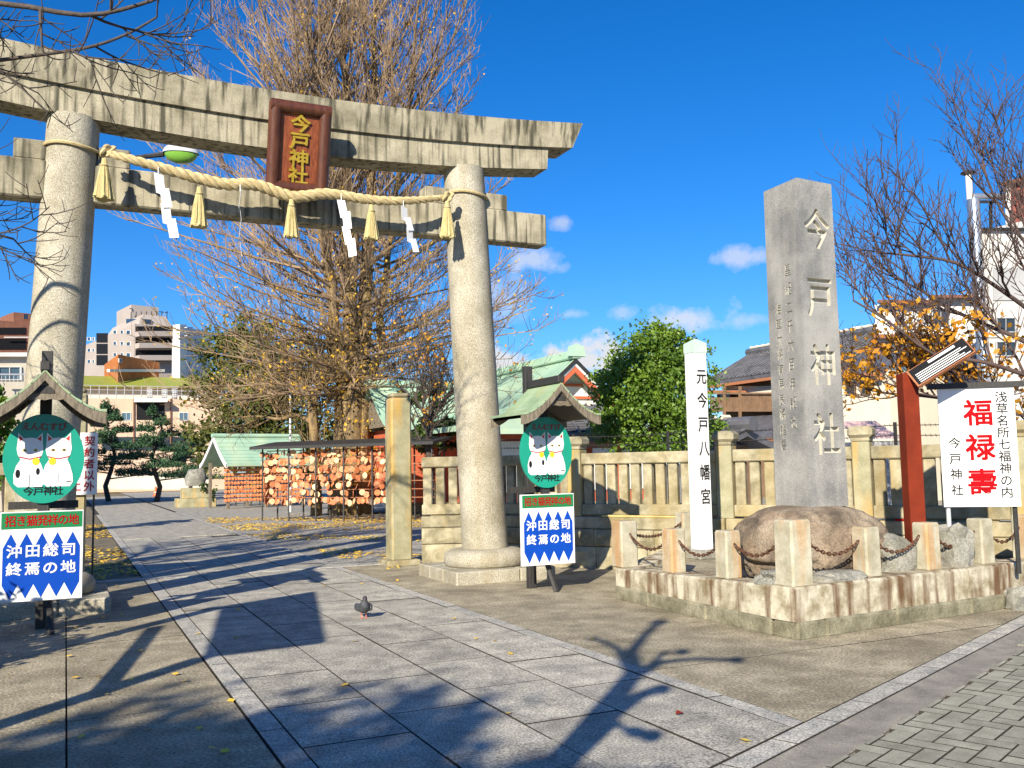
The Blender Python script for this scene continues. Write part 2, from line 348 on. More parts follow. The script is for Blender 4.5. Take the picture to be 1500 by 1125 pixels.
# ================================================================== SETTING: ground, path, pavement, road
rnd = random.Random(7)
PIECE = unit_box(.0); 
def chunk(w, l, h, ch):
    b = MB().box((0,0,0), (w,l,h), 0, ch); me = bpy.data.meshes.new('piece'); me.from_pydata(b.v, [], b.f); return me
KD = Vector((math.cos(R(22.5)), math.sin(R(22.5)), 0)); KN = Vector((KD.y, -KD.x, 0))     # street direction; KN points into the road
K0 = Vector((3.12, 4.15, 0))                                                             # a point on the pavement's inner kerb line
def kl(x): return K0.y + (x-K0.x)*math.tan(R(22.5))
MB().add([(-900,-900,-.06),(900,-900,-.06),(900,900,-.06),(-900,900,-.06)], [(0,1,2,3)]).build('ground', 'dirt', kind='structure', origin=(0,0,-.06))
XL0, XL1, XR1, XR0 = 1.10, 1.26, 3.97, 4.12          # outer and inner edges of the path's border stones
# gravel yard inside the gate
for nm, x0, x1 in (('gravel_yard', XR0+.01, 60.0), ('gravel_yard', -40.0, XL0-.01)):
    m = MB(); ys = [15.35+i*3.3 for i in range(20)]
    m.add([(x0,15.35,-.012),(x1,15.35,-.012),(x1,90,-.012),(x0,90,-.012)], [(0,1,2,3)]).build(nm, 'gravel' if x0 > 0 else 'dirt', kind='structure')
# concrete apron, cast in panels
apr = MB().add([(-30,kl(-30)+.02,-.03),(XL0-.005,kl(XL0)+.02,-.03),(XL0-.005,15.35,-.03),(-30,15.35,-.03)], [(0,1,2,3)]); 
apr.add([(XR0+.005,kl(XR0)+.02,-.03),(16,kl(16)+.02,-.03),(16,15.35,-.03),(XR0+.005,15.35,-.03)], [(0,1,2,3)])
apron = apr.build('pavement', 'joint_dirt', kind='structure', origin=(0,0,-.03))
def clip_kerb(poly):                                   # keep the part of a polygon on the pavement side of the kerb line
    res = []
    for i in range(len(poly)):
        a, b = poly[i], poly[(i+1) % len(poly)]; da, db = a[1]-kl(a[0])-.012, b[1]-kl(b[0])-.012
        if da >= 0: res.append(a)
        if (da >= 0) != (db >= 0): t = da/(da-db); res.append((a[0]+(b[0]-a[0])*t, a[1]+(b[1]-a[1])*t))
    return res
XJ = G(97, 1000).x
xl = [XL0-.006, XJ, XJ-1.5, XJ-3.2, XJ-5]; yl = [3.0, 6.9, 9.9, 12.6, 15.3]
panels = [(xl[i+1]+.006, xl[i]-.006, yl[j]+.006, yl[j+1]-.006) for i in range(4) for j in range(4)]
xr = [XR0+.006, 5.95, 7.9, 10.0, 12.5, 15.0]; yr = [4.4, 6.25, 8.9, 11.6, 13.5, 15.33]
panels += [(xr[i]+.003, xr[i+1]-.003, yr[j]+.003, yr[j+1]-.003) for i in range(5) for j in range(5)]
for (a, b, c, d) in panels:
    pl = clip_kerb([(a,c),(b,c),(b,d),(a,d)])
    if len(pl) > 2: MB().prism2(pl, -.028, rnd.uniform(-.002,.002)).build('concrete_panel', ['concrete_floor','joint_dirt'], apron)
# granite path
bed = MB().add([(XL0,kl(XL0)-.02,-.02),(XR0,kl(XR0)-.02,-.02),(XR0,72,-.02),(XL0,72,-.02)], [(0,1,2,3)])
path = bed.build('stone_path', 'joint_dirt', kind='structure', origin=(2.6,4,-.02))
cx = [1.26, 1.93, 2.605, 3.285, 3.97]; off = [.55, .0, .40, .03]
for c in range(4):
    y = 2.0+off[c]
    while y < 34:
        y0, y1 = y, y+1.0+rnd.uniform(-.02,.02)
        if y < 24:
            g = .0075; pl = clip_kerb([(cx[c]+g, y0+g*.8), (cx[c+1]-g, y0+g*.8), (cx[c+1]-g, y1-g*.8), (cx[c]+g, y1-g*.8)])
            if len(pl) > 2:
                zt = .004+rnd.uniform(-.004,.003); n = len(pl); q = MB()
                q.prism2(pl,-.05,zt).build('paving_slab', ['slab','joint_dirt'], path)
        y = y1
far = MB()
for c in range(4): far.bb((cx[c]+.01, 24.9, -.05), (cx[c+1]-.01, 72, .002))
far.build('paving_strip', 'slab', path)
for x0, x1 in ((XL0, XL1), (XR1, XR0)):
    y = 2.3
    while y < 40:
        L = rnd.uniform(.85, 1.35); pl = clip_kerb([(x0+.004,y+.004),(x1-.005,y+.004),(x1-.005,y+L-.004),(x0+.004,y+L-.004)])
        if len(pl) > 2: MB().prism2(pl, -.05, .005+rnd.uniform(-.003,.002)).build('border_stone', ['border_stone','joint_dirt'], path)
        y += L
# threshold stone across the gate line
MB().bb((-.6,15.25,-.05),(5.9,15.5,.012),.008).build('threshold_stone', 'border_stone', path)
# kerb strip, gutter, road of herringbone pavers
kerb = MB().add([K0+KD*a+KN*b+ZV*-.02 for a, b in ((-14,0),(16,0),(16,.17),(-14,.17))], [(3,2,1,0)]).build('kerb', 'joint_dirt', kind='structure')
a = -6.0
while a < 12:
    L = rnd.uniform(.55,.68); q = MB()
    if -2 < a < 9.5: q.prism2([((K0+KD*(a+da)+KN*b).x,(K0+KD*(a+da)+KN*b).y) for da, b in ((.006,.160),(L-.006,.160),(L-.006,.007),(.006,.007))],-.05,.004).build('kerb_stone', ['border_stone','joint_dirt'], kerb)
    a += L
gut = MB()
for i in range(60):
    a0, a1 = -14+i*.5, -13.5+i*.5
    pr = [(0.165,-.004),(.22,-.016),(.30,-.020),(.40,-.012),(.43,-.02)]
    gut.add([K0+KD*a+KN*b+ZV*z for a in (a0,a1) for b, z in pr], [(j,j+1,len(pr)+j+1,len(pr)+j) for j in range(len(pr)-1)])
gut.build('gutter', 'asphalt', kind='structure', smooth=True)
road = MB().add([K0+KD*a+KN*b+ZV*-.03 for a, b in ((-60,.42),(60,.42),(60,7),(-60,7))], [(3,2,1,0)]).build('road', 'asphalt', kind='structure')
U = .128; R2 = R(22.5)
hw_, hh_ = U-.006, U/2-.006; pb_ = MB().prism2([(-hw_,-hh_),(hw_,-hh_),(hw_,hh_),(-hw_,hh_)],-.02,.02); pv = bpy.data.meshes.new('paver'); pv.from_pydata(pb_.v,[],pb_.f); pv.materials.append(MATS['paver']); pv.materials.append(MATS['joint_dirt']); pv.polygons.foreach_set('material_index',pb_.mi); cand = []
for ix in range(-30, 90):
    for iy in range(-2, 40):
        k = (ix-iy) % 4
        if k not in (0, 3): continue
        ca, cb, rz = ((ix+1)*U, (iy+.5)*U, 0) if k == 0 else ((ix+.5)*U, (iy+1)*U, math.pi/2)
        # herringbone turned so that the pavers lie along and across the street
        p = K0+KD*ca+KN*(.47+cb)
        if cb < -U*.55: continue
        s = proj((p.x,p.y,-.03))
        if -40 < s[0] < 1800 and 300 < s[1] < 1400: cand.append((p, rz, cb))
inf = lambda t: -5 < proj(t[0])[0] < 1505 and proj(t[0])[1] < 1135
cand.sort(key=lambda t: (not inf(t), t[0].length))
def cut_paver(p, rz):                                  # paver clipped along the gutter edge
    an = R(22.5)-rz; u = Vector((math.cos(an),math.sin(an),0)); v = Vector((-u.y,u.x,0)); hw, hh = U-.006, U/2-.006
    poly = [p+u*hw*a+v*hh*b for a, b in ((-1,-1),(1,-1),(1,1),(-1,1))]; res = []; dd = lambda t: (t-K0).dot(KN)-.437
    for i in range(4):
        a, b = poly[i], poly[(i+1) % 4]; da, db = dd(a), dd(b)
        if da >= 0: res.append(a)
        if (da >= 0) != (db >= 0): res.append(a.lerp(b,da/(da-db)))
    return [(q.x,q.y) for q in res]
for p, rz, cb in cand[:300]:
    if cb < U:
        pl = cut_paver(p, rz)
        if len(pl) > 2: MB().prism2(pl,-.044,-.004+rnd.uniform(-.002,.002)).build('paver',['paver','joint_dirt'],road)
        continue
    shared('paver', pv, 'paver', road, (p.x, p.y, -.024+rnd.uniform(-.002,.002)), -R2*0+R(22.5)-(rz if rz else 0))
rest = MB()
for p, rz, cb in cand[300:]: rest.box((p.x,p.y,-.024), (2*U-.012,U-.012,.04), R(22.5)-rz)
if rest.v: rest.build('paver_field', 'paver', road, kind='stuff')

# ================================================================== TORII
torii = thing('torii_gate', (2.66,12.7,0), 'large grey granite torii gate with curved double lintel over the stone path', 'torii gate')
PYc, XC = 12.7, 2.66
for sx in (-1, 1):
    xb, xt = XC+sx*2.91, XC+sx*2.655
    n = 40; pts = []; rad = []
    for i in range(9):
        t = i/8; pts.append((xb+(xt-xb)*t, PYc, .36+(6.05-.36)*t)); rad.append(.335-.03*t)
    pil = MB().tube(pts, rad, 40).build('pillar', 'granite_pillar', torii, smooth=True)
    MB().lathe((xb,PYc,.17), [(.56,0),(.60,.03),(.61,.12),(.58,.19),(.50,.235),(.40,.25),(.30,.25)], 40).build('drum_base', 'granite_pillar', torii, smooth=True, angle=1.0)
    # plinth of several cut stones with narrow joints
    pb = torii
    for (a, b, c, d) in ((-.76,.20,-.76,-.25),(.208,.76,-.76,-.25),(-.76,-.3,-.243,.28),(-.293,.76,-.243,.76),(-.76,-.3,.287,.76)):
        MB().bb((xb+a,PYc+c,-.05),(xb+b,PYc+d,.172),.018).build('plinth_stone', 'granite_pillar', torii)
    # wedges over the tie beam
    MB().bb((xt+.29,PYc-.13,5.455),(xt+.66,PYc+.13,5.70),.012).build('wedge', 'granite_old', torii)
    MB().bb((xt-.66,PYc-.13,5.455),(xt-.29,PYc+.13,5.70),.012).build('wedge', 'granite_old', torii)
def beam(x0, x1, zb, h, dep, cut, sag, name, peak=0.0, over=0.0):
    q = MB(); n = 48; prof = []
    for i in range(n+1):
        t = i/n; xb = x0+cut+(x1-x0-2*cut)*t; xt = x0+(x1-x0)*t; u = (xt-XC)
        zo = sag*u*u
        prof.append([(xb,PYc-dep/2,zb+zo),(xb,PYc+dep/2,zb+zo),(xt,PYc+dep/2+over,zb+h+zo),(xt,PYc,zb+h+zo+peak),(xt,PYc-dep/2-over,zb+h+zo)])
    vs = [p for pr in prof for p in pr]; m = 5
    fs = [(i*m+j,(i+1)*m+j,(i+1)*m+(j+1)%m,i*m+(j+1)%m) for i in range(n) for j in range(m)]+[tuple(range(m)), tuple(range(n*m,n*m+m))[::-1]]
    q.add(vs, [f[::-1] for f in fs]); return q.build(name, 'granite_old', torii)
beam(-1.33, 6.65, 5.925, .375, .46, .03, .0145, 'lower_lintel')
beam(-1.90, 7.22, 6.303, .40, .56, .17, .0110, 'upper_lintel', peak=.03, over=.05)
MB().bb((-1.31,PYc-.15,4.97),(6.63,PYc+.15,5.455),.02).build('tie_beam', 'granite_old', torii)
MB().bb((2.45,PYc-.14,5.457),(2.87,PYc+.14,5.92)).build('centre_strut', 'granite_old', torii)

# name tablet leaning forward from the centre strut
tb = thing('name_tablet', (2.72,12.25,5.4), 'dark red framed wooden name tablet with gold characters on the torii', 'tablet')
tilt = R(13); tu = Vector((0,-math.sin(tilt),math.cos(tilt))); tn = Vector((0,-math.cos(tilt),-math.sin(tilt))); tc0 = Vector((2.72,12.30,5.36))
def tp(x, h, d): return tc0+XV*x+tu*h+tn*d
def obox(c0, rv, uv, nv, w0, w1, h0, h1, d0, d1, q=None, ch=0):
    q = q or MB(); P = lambda w,h,d: c0+rv*w+uv*h+nv*d
    return q.add([P(w0,h0,d0),P(w1,h0,d0),P(w1,h1,d0),P(w0,h1,d0),P(w0,h0,d1),P(w1,h0,d1),P(w1,h1,d1),P(w0,h1,d1)], [(3,2,1,0),(4,5,6,7),(0,1,5,4),(1,2,6,5),(2,3,7,6),(3,0,4,7)][::1])
obox(tc0,XV,tu,tn,-.27,.27,.0,.98,0,.04).build('panel','tablet_wood',tb)
for nm, pts in (('frame_side',[(-.33,-.02),(-.33,1.08)]),('frame_side',[(.33,-.02),(.33,1.08)]),('frame_top',[(-.40,1.04),(.40,1.04)]),('frame_bottom',[(-.36,.0),(.36,.0)])):
    q = MB(); a = tp(*pts[0],.03); b = tp(*pts[1],.03); q.tube([a,b], .088, 12); q.build(nm,'tablet_frame',tb,smooth=True)
text_mesh(column('今戸神社', tp(0,.845,.055), XV, tu, .27,.235,.225), .03, .010, .014).build('lettering','gold',tb)

# sacred rope with straw tassels and folded paper streamers
rp = [(150,222),(190,233),(240,247),(290,261),(330,270),(375,271),(428,288),(480,284),(545,293),(600,294),(655,289)]
rope = thing('sacred_rope', (2.7,12.15,5.3), 'thick twisted straw rope with tassels and white paper streamers under the tablet', 'rope')
ctrl = [PY(x,y,12.16 if 180 < x < 640 else 12.28) for x, y in rp]
def spline(pts, n):
    res = []; P = [pts[0]*2-pts[1]]+pts+[pts[-1]*2-pts[-2]]
    for i in range(1, len(P)-2):
        for k in range(n):
            t = k/n; a,b,c,d = P[i-1],P[i],P[i+1],P[i+2]
            res.append(.5*((2*b)+(c-a)*t+(2*a-5*b+4*c-d)*t*t+(3*b-3*c+d-a)*t**3))
    res.append(pts[-1]); return res
cl = spline(ctrl, 26)
for s in range(3):
    pts = []; rad = []; ph = s*2*math.pi/3; d = 0
    for i, p in enumerate(cl):
        if i: d += (cl[i]-cl[i-1]).length
        t = (cl[min(i+1,len(cl)-1)]-cl[max(i-1,0)]).normalized(); u = t.cross(YV).normalized(); w = t.cross(u)
        k = i/(len(cl)-1); th = .021+.022*math.sin(math.pi*k)**.7; a = ph+d*2*math.pi/.34
        pts.append(p+(u*math.cos(a)+w*math.sin(a))*th*.95); rad.append(th)
    MB().tube(pts, rad, 7).build('strand', 'rope', rope, smooth=True)
def loop_round(xp, z, r, parent, nm='rope_loop'):
    q = MB(); q.tube([(xp+r*math.cos(a), PYc+r*math.sin(a), z+.02*math.sin(2*a)) for a in [2*math.pi*i/40 for i in range(41)]], .022, 6, False); q.build(nm,'rope',parent,smooth=True)
loop_round(XC-2.665-.005, 5.64, .335, rope); loop_round(XC+2.665+.005, 5.62, .335, rope)
for px, py in ((158,222),(655,289)):
    c = PY(px,py,12.27); q = MB(); 
    for j in range(2): q.tube([c+Vector((.075*math.cos(a)*(1 if j else .6), .03*math.sin(2*a)-.03, .06*math.sin(a+j))) for a in [2*math.pi*i/16 for i in range(17)]], .024, 6, False)
    q.build('knot','rope',rope,smooth=True)
def tassel(px, py, ln, wd):
    c = PY(px,py,12.12 if 180 < px < 640 else 12.20); n = 20; q = MB()
    prof = [(.028,.0),(.036,-.06),(.05,-.12),(wd*.62,-ln*.45),(wd*.85,-ln*.8),(wd,-ln)]
    vs = []; fs = []
    for i, (r, z) in enumerate(prof):
        for j in range(n):
            a = 2*math.pi*j/n; k = 1+(.13 if j % 2 else -.1)*(i/5); zz = z+(rnd.uniform(-.03,.02) if i == 5 else 0); vs.append((c.x+r*k*math.cos(a), c.y+r*k*.8*math.sin(a), c.z+zz))
    for i in range(5):
        for j in range(n): fs.append((i*n+j,(i+1)*n+j,(i+1)*n+(j+1)%n,i*n+(j+1)%n))
    fs.append(tuple(range(5*n,6*n))); q.add(vs, fs)
    for j in range(46):
        a = rnd.uniform(0,6.3); r1 = wd*rnd.uniform(.75,1.02); q.tube([(c.x+.04*math.cos(a),c.y+.035*math.sin(a),c.z-.1),(c.x+r1*.7*math.cos(a),c.y+r1*.6*math.sin(a),c.z-ln*.5),(c.x+r1*math.cos(a),c.y+r1*.85*math.sin(a),c.z-ln*rnd.uniform(.93,1.06))],.006,3)
    t = q.build('tassel','straw',rope); MB().tube([(c.x+.04*math.cos(a),c.y+.04*math.sin(a),c.z-.09) for a in [2*math.pi*i/12 for i in range(13)]],.013,5,False).build('binding','rope',t,smooth=True)
for px, py, ln, wd in ((153,232,.50,.115),(292,274,.50,.10),(427,292,.50,.095),(544,300,.47,.10),(655,295,.52,.105)): tassel(px, py, ln, wd)
def streamer(px, py, ln, yaw, lean):                      # zigzag of folded paper squares
    c = PY(px,py,12.09); q = MB(); n = 4; w = .115; s = ln/n; rv = Vector((math.cos(yaw),math.sin(yaw),0)); nv = Vector((-rv.y,rv.x,0))
    q.tube([c+ZV*.02,c-ZV*.09],.006,4); o = c-ZV*.06
    for i in range(n):
        sg = 1 if i % 2 else -1; t0 = o-rv*w*.5; t1 = o+rv*w*.5+ZV*.02*sg; dn = -ZV*s*1.22+rv*(w*.34); nn = nv*.014*sg; th = nv*.003
        a, b = t0+nn, t1+nn; q.add([a,b,b+dn-nn*2,a+dn-nn*2,a+th,b+th,b+dn-nn*2+th,a+dn-nn*2+th],[(0,1,2,3),(7,6,5,4),(0,4,5,1),(1,5,6,2),(2,6,7,3),(3,7,4,0)])
        o = o-ZV*s*.93+rv*(w*(.50 if i % 2 == 0 else -.05)+w*lean*.35)+nv*.008*sg
    q.build('paper_streamer','paper',rope)
streamer(232,247,.80,R(10),.42); streamer(352,270,.85,R(80),.2); streamer(500,286,.80,R(-40),.2); streamer(591,296,.62,R(25),.6)

# ================================================================== STONE FENCES AND GATE POSTS
FA, FB, FC = Vector((5.42,15.0,0)), Vector((6.42,14.62,0)), Vector((10.95,7.62,0))
def fence_run(root, A, B, nsl, posts, far_end=True):
    A = Vector(A); B = Vector(B); d = (B-A); L = d.length; d.normalize(); rz = math.atan2(d.y,d.x); nn = Vector((d.y,-d.x,0))
    mid = (A+B)/2
    def seg(name, mat, z0, z1, th, a0=0.0, a1=None, ch=.012, fwdo=0.0):
        a1 = L if a1 is None else a1; c = A+d*((a0+a1)/2)+nn*fwdo; return MB().box((c.x,c.y,(z0+z1)/2), (a1-a0,th,z1-z0), rz, ch).build(name, mat, root)
    edges = [0.0]+[p for p in posts]+[L]
    # rusticated base stones in two courses
    for z0, z1 in ((-.05,.33),(.335,.598)):
        a = 0.0
        while a < L-.05:
            w = min(rnd.uniform(.75,1.25), L-a); w = L-a if L-a-w < .3 else w
            q = MB(); nx = max(3,int(w/.1)); nzv = 5; c0 = A+d*a
            vs = []
            for i in range(nx+1):
                for j in range(nzv+1):
                    u = i/nx; v = j/nzv; e = min(u,1-u,v,1-v); bul = 0.0 if e == 0 else .025+.05*noise.noise(Vector((c0.x+u*9,c0.y*3+v*5,z0*9)))
                    p = c0+d*(.005+(w-.01)*u)+nn*(.20+bul)+ZV*(z0+.004+(z1-z0-.008)*v); vs.append(p)
            bk = [c0+d*x-nn*.2+ZV*z for x, z in ((.005,z0+.004),(w-.005,z0+.004),(w-.005,z1-.004),(.005,z1-.004))]
            fs = [(i*(nzv+1)+j,(i+1)*(nzv+1)+j,(i+1)*(nzv+1)+j+1,i*(nzv+1)+j+1) for i in range(nx) for j in range(nzv)]
            o = len(vs); vs += bk; tl = nzv; tr = nx*(nzv+1)+nzv; br = nx*(nzv+1)
            fs += [(tl,)+tuple(i*(nzv+1)+nzv for i in range(1,nx+1))+(o+2,o+3), (o+1,o)+(0,)+tuple(i*(nzv+1) for i in range(1,nx+1)), tuple(range(0,nzv+1))[::-1]+(o,o+3)[::-1][::-1], (o,o+1,o+2,o+3)[::-1]]
            fs.append(tuple(range(br,br+nzv+1))+(o+2,o+1))
            q.add(vs, fs).build('base_stone','granite_fence',root,smooth=True,angle=.5); a += w
    for i in range(len(edges)-1):
        a0, a1 = edges[i]+(.0 if i == 0 else .11), edges[i+1]-(.11 if i < len(edges)-2 else 0)
        if a1-a0 < .15: continue
        seg('ledge_stone','granite_fence',.60,.785,.34,a0-.10 if i else a0,a1+.10 if i < len(edges)-2 else a1,.015)
        seg('lower_rail','granite_fence',.81,.98,.20,a0+.012,a1-.012); seg('upper_rail','granite_fence',1.60,1.775,.20,a0+.012,a1-.012,.015)
        seg('shoe','granite_fence',.783,.812,.12,a0+.15,a1-.15,0)
        n = max(2,round((a1-a0)/.208)); 
        for k in range(n):
            c = A+d*(a0+(a1-a0)*(k+.5)/n); shared('slat', SLAT, 'granite_fence', root, (c.x,c.y,1.29), rz+rnd.uniform(-.03,.03))
    for a in posts:
        c = A+d*a; p = MB().box((c.x,c.y,1.31),(.235,.26,1.06),rz,.015).build('fence_post','granite_post',root)
        MB().box((c.x,c.y,1.865),(.245,.27,.05),rz,.01).box((c.x,c.y,1.965),(.33,.34,.16),rz,.045).build('post_cap','granite_fence',p)
SLAT = chunk(.145,.115,.64,.012)
f1 = thing('stone_fence', FA, 'short granite balustrade between the gate post and the right torii pillar', 'fence', 'stone fences')
fence_run(f1, FA, FB, 0, [])
f2 = thing('stone_fence', (FB+FC)/2, 'long granite balustrade with capped posts running behind the monument terrace', 'fence', 'stone fences')
LF = (FC-FB).length; dF = (FC-FB).normalized()
posts = [(PL(px,py,FB,FC)-FB).dot(dF) for px, py in ((845,680),(1064,680),(1264,680),(1493,680))]
fence_run(f2, FB+dF*.03, FC, 0, [p-.03 for p in posts])
f3 = thing('stone_fence', (-.15,15.0,0), 'granite balustrade left of the left gate post, behind the left round sign', 'fence', 'stone fences')
fence_run(f3, (-3.6,15.0,0), (-.15,15.0,0), 0, [1.6])
def gate_post(x, y, label):
    t = thing('gate_post', (x,y,0), label, 'post', 'granite gate posts')
    MB().box((x,y,1.42),(.36,.36,2.72),0,.03,).build('shaft','granite_post',t)
    MB().box((x,y,2.82),(.33,.33,.09),0,.04).build('top','granite_fence',t)
    MB().box((x,y,.03),(.58,.58,.10),0,.02).build('foot_stone','granite_fence',t); return t
gate_post(5.09,15.2,'tall plain granite gate post with ochre stain right of the path')
gate_post(.10,15.2,'tall granite gate post behind the left torii pillar with a notice on it')
ps = thing('parking_notice', (.05,14.98,1.2), 'white notice board with red characters on the left gate post', 'sign')
nx0, nx1 = PY(104,675,14.97).x, PY(143,675,14.97).x
MB().bb((nx0,14.965,1.30),(nx1,14.99,2.20),.004).build('board','white_paint',ps)
text_mesh(column('契約者以外',(nx1-.11,14.962,2.08),XV,ZV,.15,.15,.165)+column('駐車禁止',(nx1-.30,14.962,2.04),XV,ZV,.18,.18,.2),.003,.004,.010).build('lettering','red_print',ps)
MB().tube([(nx1-.04,15.01,0),(nx1-.04,15.01,1.4)],.014,8).build('stake','dark_metal',ps,smooth=True)

# strands of wire on black stakes behind the long fence
wf = thing('wire_fence', FB+Vector((.3,.6,0)), 'black barbed wire strands on stakes just behind the long stone balustrade', 'wire fence')
A2 = FB+Vector((.25,.35,0)); B2 = FC+Vector((.25,.35,0)); d2 = (B2-A2)
for k in range(6):
    c = A2+d2*(k/5.0); MB().box((c.x,c.y,1.05),(.035,.035,2.1),0).build('stake','black_wood',wf)
for z in (1.92, 2.06):
    q = MB(); pts = [A2+d2*(i/60.0)+ZV*(z-.02*math.sin(math.pi*((i/12.0) % 1))) for i in range(61)]; q.tube(pts,.006,4)
    for i in range(130):
        p = A2+d2*(i/130.0)+ZV*(z-.02*math.sin(math.pi*((i/26.0) % 1))); q.tube([p-ZV*.022+d2*.0008,p+ZV*.022-d2*.0008],.004,3)
    q.build('wire','black_wood',wf)

# ================================================================== TERRACE WITH MONUMENT
TZ = .46
T0, TLn, TRt = Vector((5.92,6.62,0)), Vector((5.96,9.72,0)), Vector((10.9,7.02,0))
def tz(p): return TZ-.10*max(0,min(1,(p.y-6.7)/3.0))*(1 if p.x < 7 else .0)
ter = thing('stone_terrace', (7.5,8.3,0), 'low stained stone terrace carrying the monument and posts', 'terrace')
inner = [T0+Vector((.1,.1,0)), TRt+Vector((0,.1,0)), FC+Vector((-.22,-.1,0)), FB+dF*3.9+Vector((-.24,-.16,0)), TLn+Vector((.1,0,0))]
MB().prism([(p.x,p.y) for p in inner], -.05, TZ-.11).build('terrace_floor','concrete_floor',ter)
def wall_course(A, B, cuts, rz, off):
    d = (B-A).normalized(); nn = Vector((d.y,-d.x,0)) if off > 0 else Vector((-d.y,d.x,0)); L = (B-A).length; ang = math.atan2(d.y,d.x)
    for i in range(len(cuts)-1):
        a0, a1 = cuts[i]*L, cuts[i+1]*L; p0, p1 = A+d*a0, A+d*a1; q = MB(); w = .30
        z0, z1 = tz(p0), tz(p1); g = .004
        vs = []
        for p, z, sg in ((p0,z0,g),(p1,z1,-g)):
            pp = p+d*sg
            for n_, zz in ((-.0,.155),(-.0,z-.02),(.02,z),(w,z),(w,.155)): vs.append(pp+(-nn)*n_+ZV*zz)
        q.add(vs, [(0,5,6,1),(1,6,7,2),(2,7,8,3),(3,8,9,4),(4,9,5,0),(0,1,2,3,4),(9,8,7,6,5)]).build('coping_stone','terrace_stone',ter)
        q = MB(); c = (p0+p1)/2-nn*.13; q.box((c.x,c.y,.07),(a1-a0-.01,.30,.168),ang,.02).build('footing_stone','terrace_base',ter)
wall_course(T0+Vector((0,.304,0)), TLn, [0,.36,.74,1.0], 0, -1)
wall_course(T0, TRt, [0,.075,.27,.5,.73,1.0], 0, 1)
wall_course(TLn+Vector((.0,.0,0)), FB+dF*3.9+Vector((-.3,-.2,0)), [0.0,.5,1.0], 0, -1)
BOL = []
def bollard(px, py, w, h, label, pt=None):
    p = Vector(pt or G(px,py,TZ)); p.z = 0; z = tz(p); 
    b = MB().box((p.x,p.y,z+h/2-.01),(w,w,h),0,.018,.97).build('stone_bollard','bollard_stone',None,label=label,cat='bollard',group='stone bollards on the terrace')
    BOL.append((p,z,w,h)); return p
def onL(px, py, inset=.19):                               # bollards stand in a line just inside the coping
    A = T0+Vector((inset,0,0)); B = TLn+Vector((inset,0,0)); return PL(px,py,A,B)
def onR(px, py, inset=.20):
    return PL(px,py,T0+Vector((0,inset,0)),TRt+Vector((0,inset,0)))
bollard(0,0,.24,.56,'wide bollard at the left end of the terrace wall, nearest the round sign',onL(916,832))
bollard(0,0,.20,.49,'bollard second from the left end of the terrace, left of the white post',onL(988,841))
bollard(0,0,.20,.49,'bollard in front of the white post foot, next left of the corner one',onL(1068,848))
bollard(0,0,.25,.61,'largest bollard on the front corner of the terrace wall',T0+Vector((.17,.18,0)))
bollard(0,0,.20,.49,'bollard in front of the brown boulder, next right of the corner one',onR(1271,848))
bollard(0,0,.20,.49,'bollard hiding the foot of the red post',onR(1359,835))
bollard(0,0,.20,.49,'bollard below the white banner sign',onR(1438,824))
bollard(0,0,.20,.49,'bollard at the right edge of the picture beside the banner sign',onR(1503,816))
backA, backB = TLn+Vector((.35,.0,0)), FB+dF*3.9+Vector((-.2,-.25,0))
for px, lb in ((1004,'rear bollard half hidden left of the white post'),(1078,'rear bollard peeping out right of the white post')): bollard(0,0,.20,.47,lb,PL(px,790,backA,backB))
def chain(a, b, sag, label):
    A = Vector(a); B = Vector(b); L = (B-A).length*1.06; n = max(6,int(L/.043)); q = MB()
    for i in range(n):
        t0, t1 = (i-.25)/n, (i+1.25)/n
        P0 = A.lerp(B,t0)-ZV*(sag*4*t0*(1-t0)); P1 = A.lerp(B,t1)-ZV*(sag*4*t1*(1-t1)); ax = (P1-P0); ln = ax.length/2; ax.normalize()
        sd = ax.cross(ZV).normalized() if i % 2 else ax.cross(ax.cross(ZV)).normalized(); c = (P0+P1)/2
        q.tube([c+ax*ln*math.cos(g)+sd*.016*math.sin(g) for g in [2*math.pi*k/8 for k in range(9)]],.0062,4,False)
    return q.build('chain','rust',None,smooth=True,label=label,cat='chain',group='rusty chains between the bollards')
names = ['from the left end bollard','left of the white post foot','left of the corner bollard','in front of the brown boulder, right of the corner bollard','left of the red post foot','below the banner sign, left of centre','at the right edge of the picture']
def ring(p, z, n):
    return Vector(p)+ZV*z
for i in range(7):
    p, z, w, h = BOL[i]; q, z2, w2, h2 = BOL[i+1]; d = (q-p).normalized()
    chain(p+d*(w/2+.01)+ZV*(z+h*.70), q-d*(w2/2+.01)+ZV*(z2+h2*.70), .14, 'rusty sagging chain '+names[i])
for i, j, nm in ((0,8,'running back from the left end bollard'),(8,9,'between the two rear bollards')):
    p, z, w, h = BOL[i]; q, z2, w2, h2 = BOL[j]; d = (q-p).normalized()
    chain(p+d*(w/2+.01)+ZV*(z+h*.70), q-d*(w2/2+.01)+ZV*(z2+h2*.70), .10, 'rusty chain '+nm)

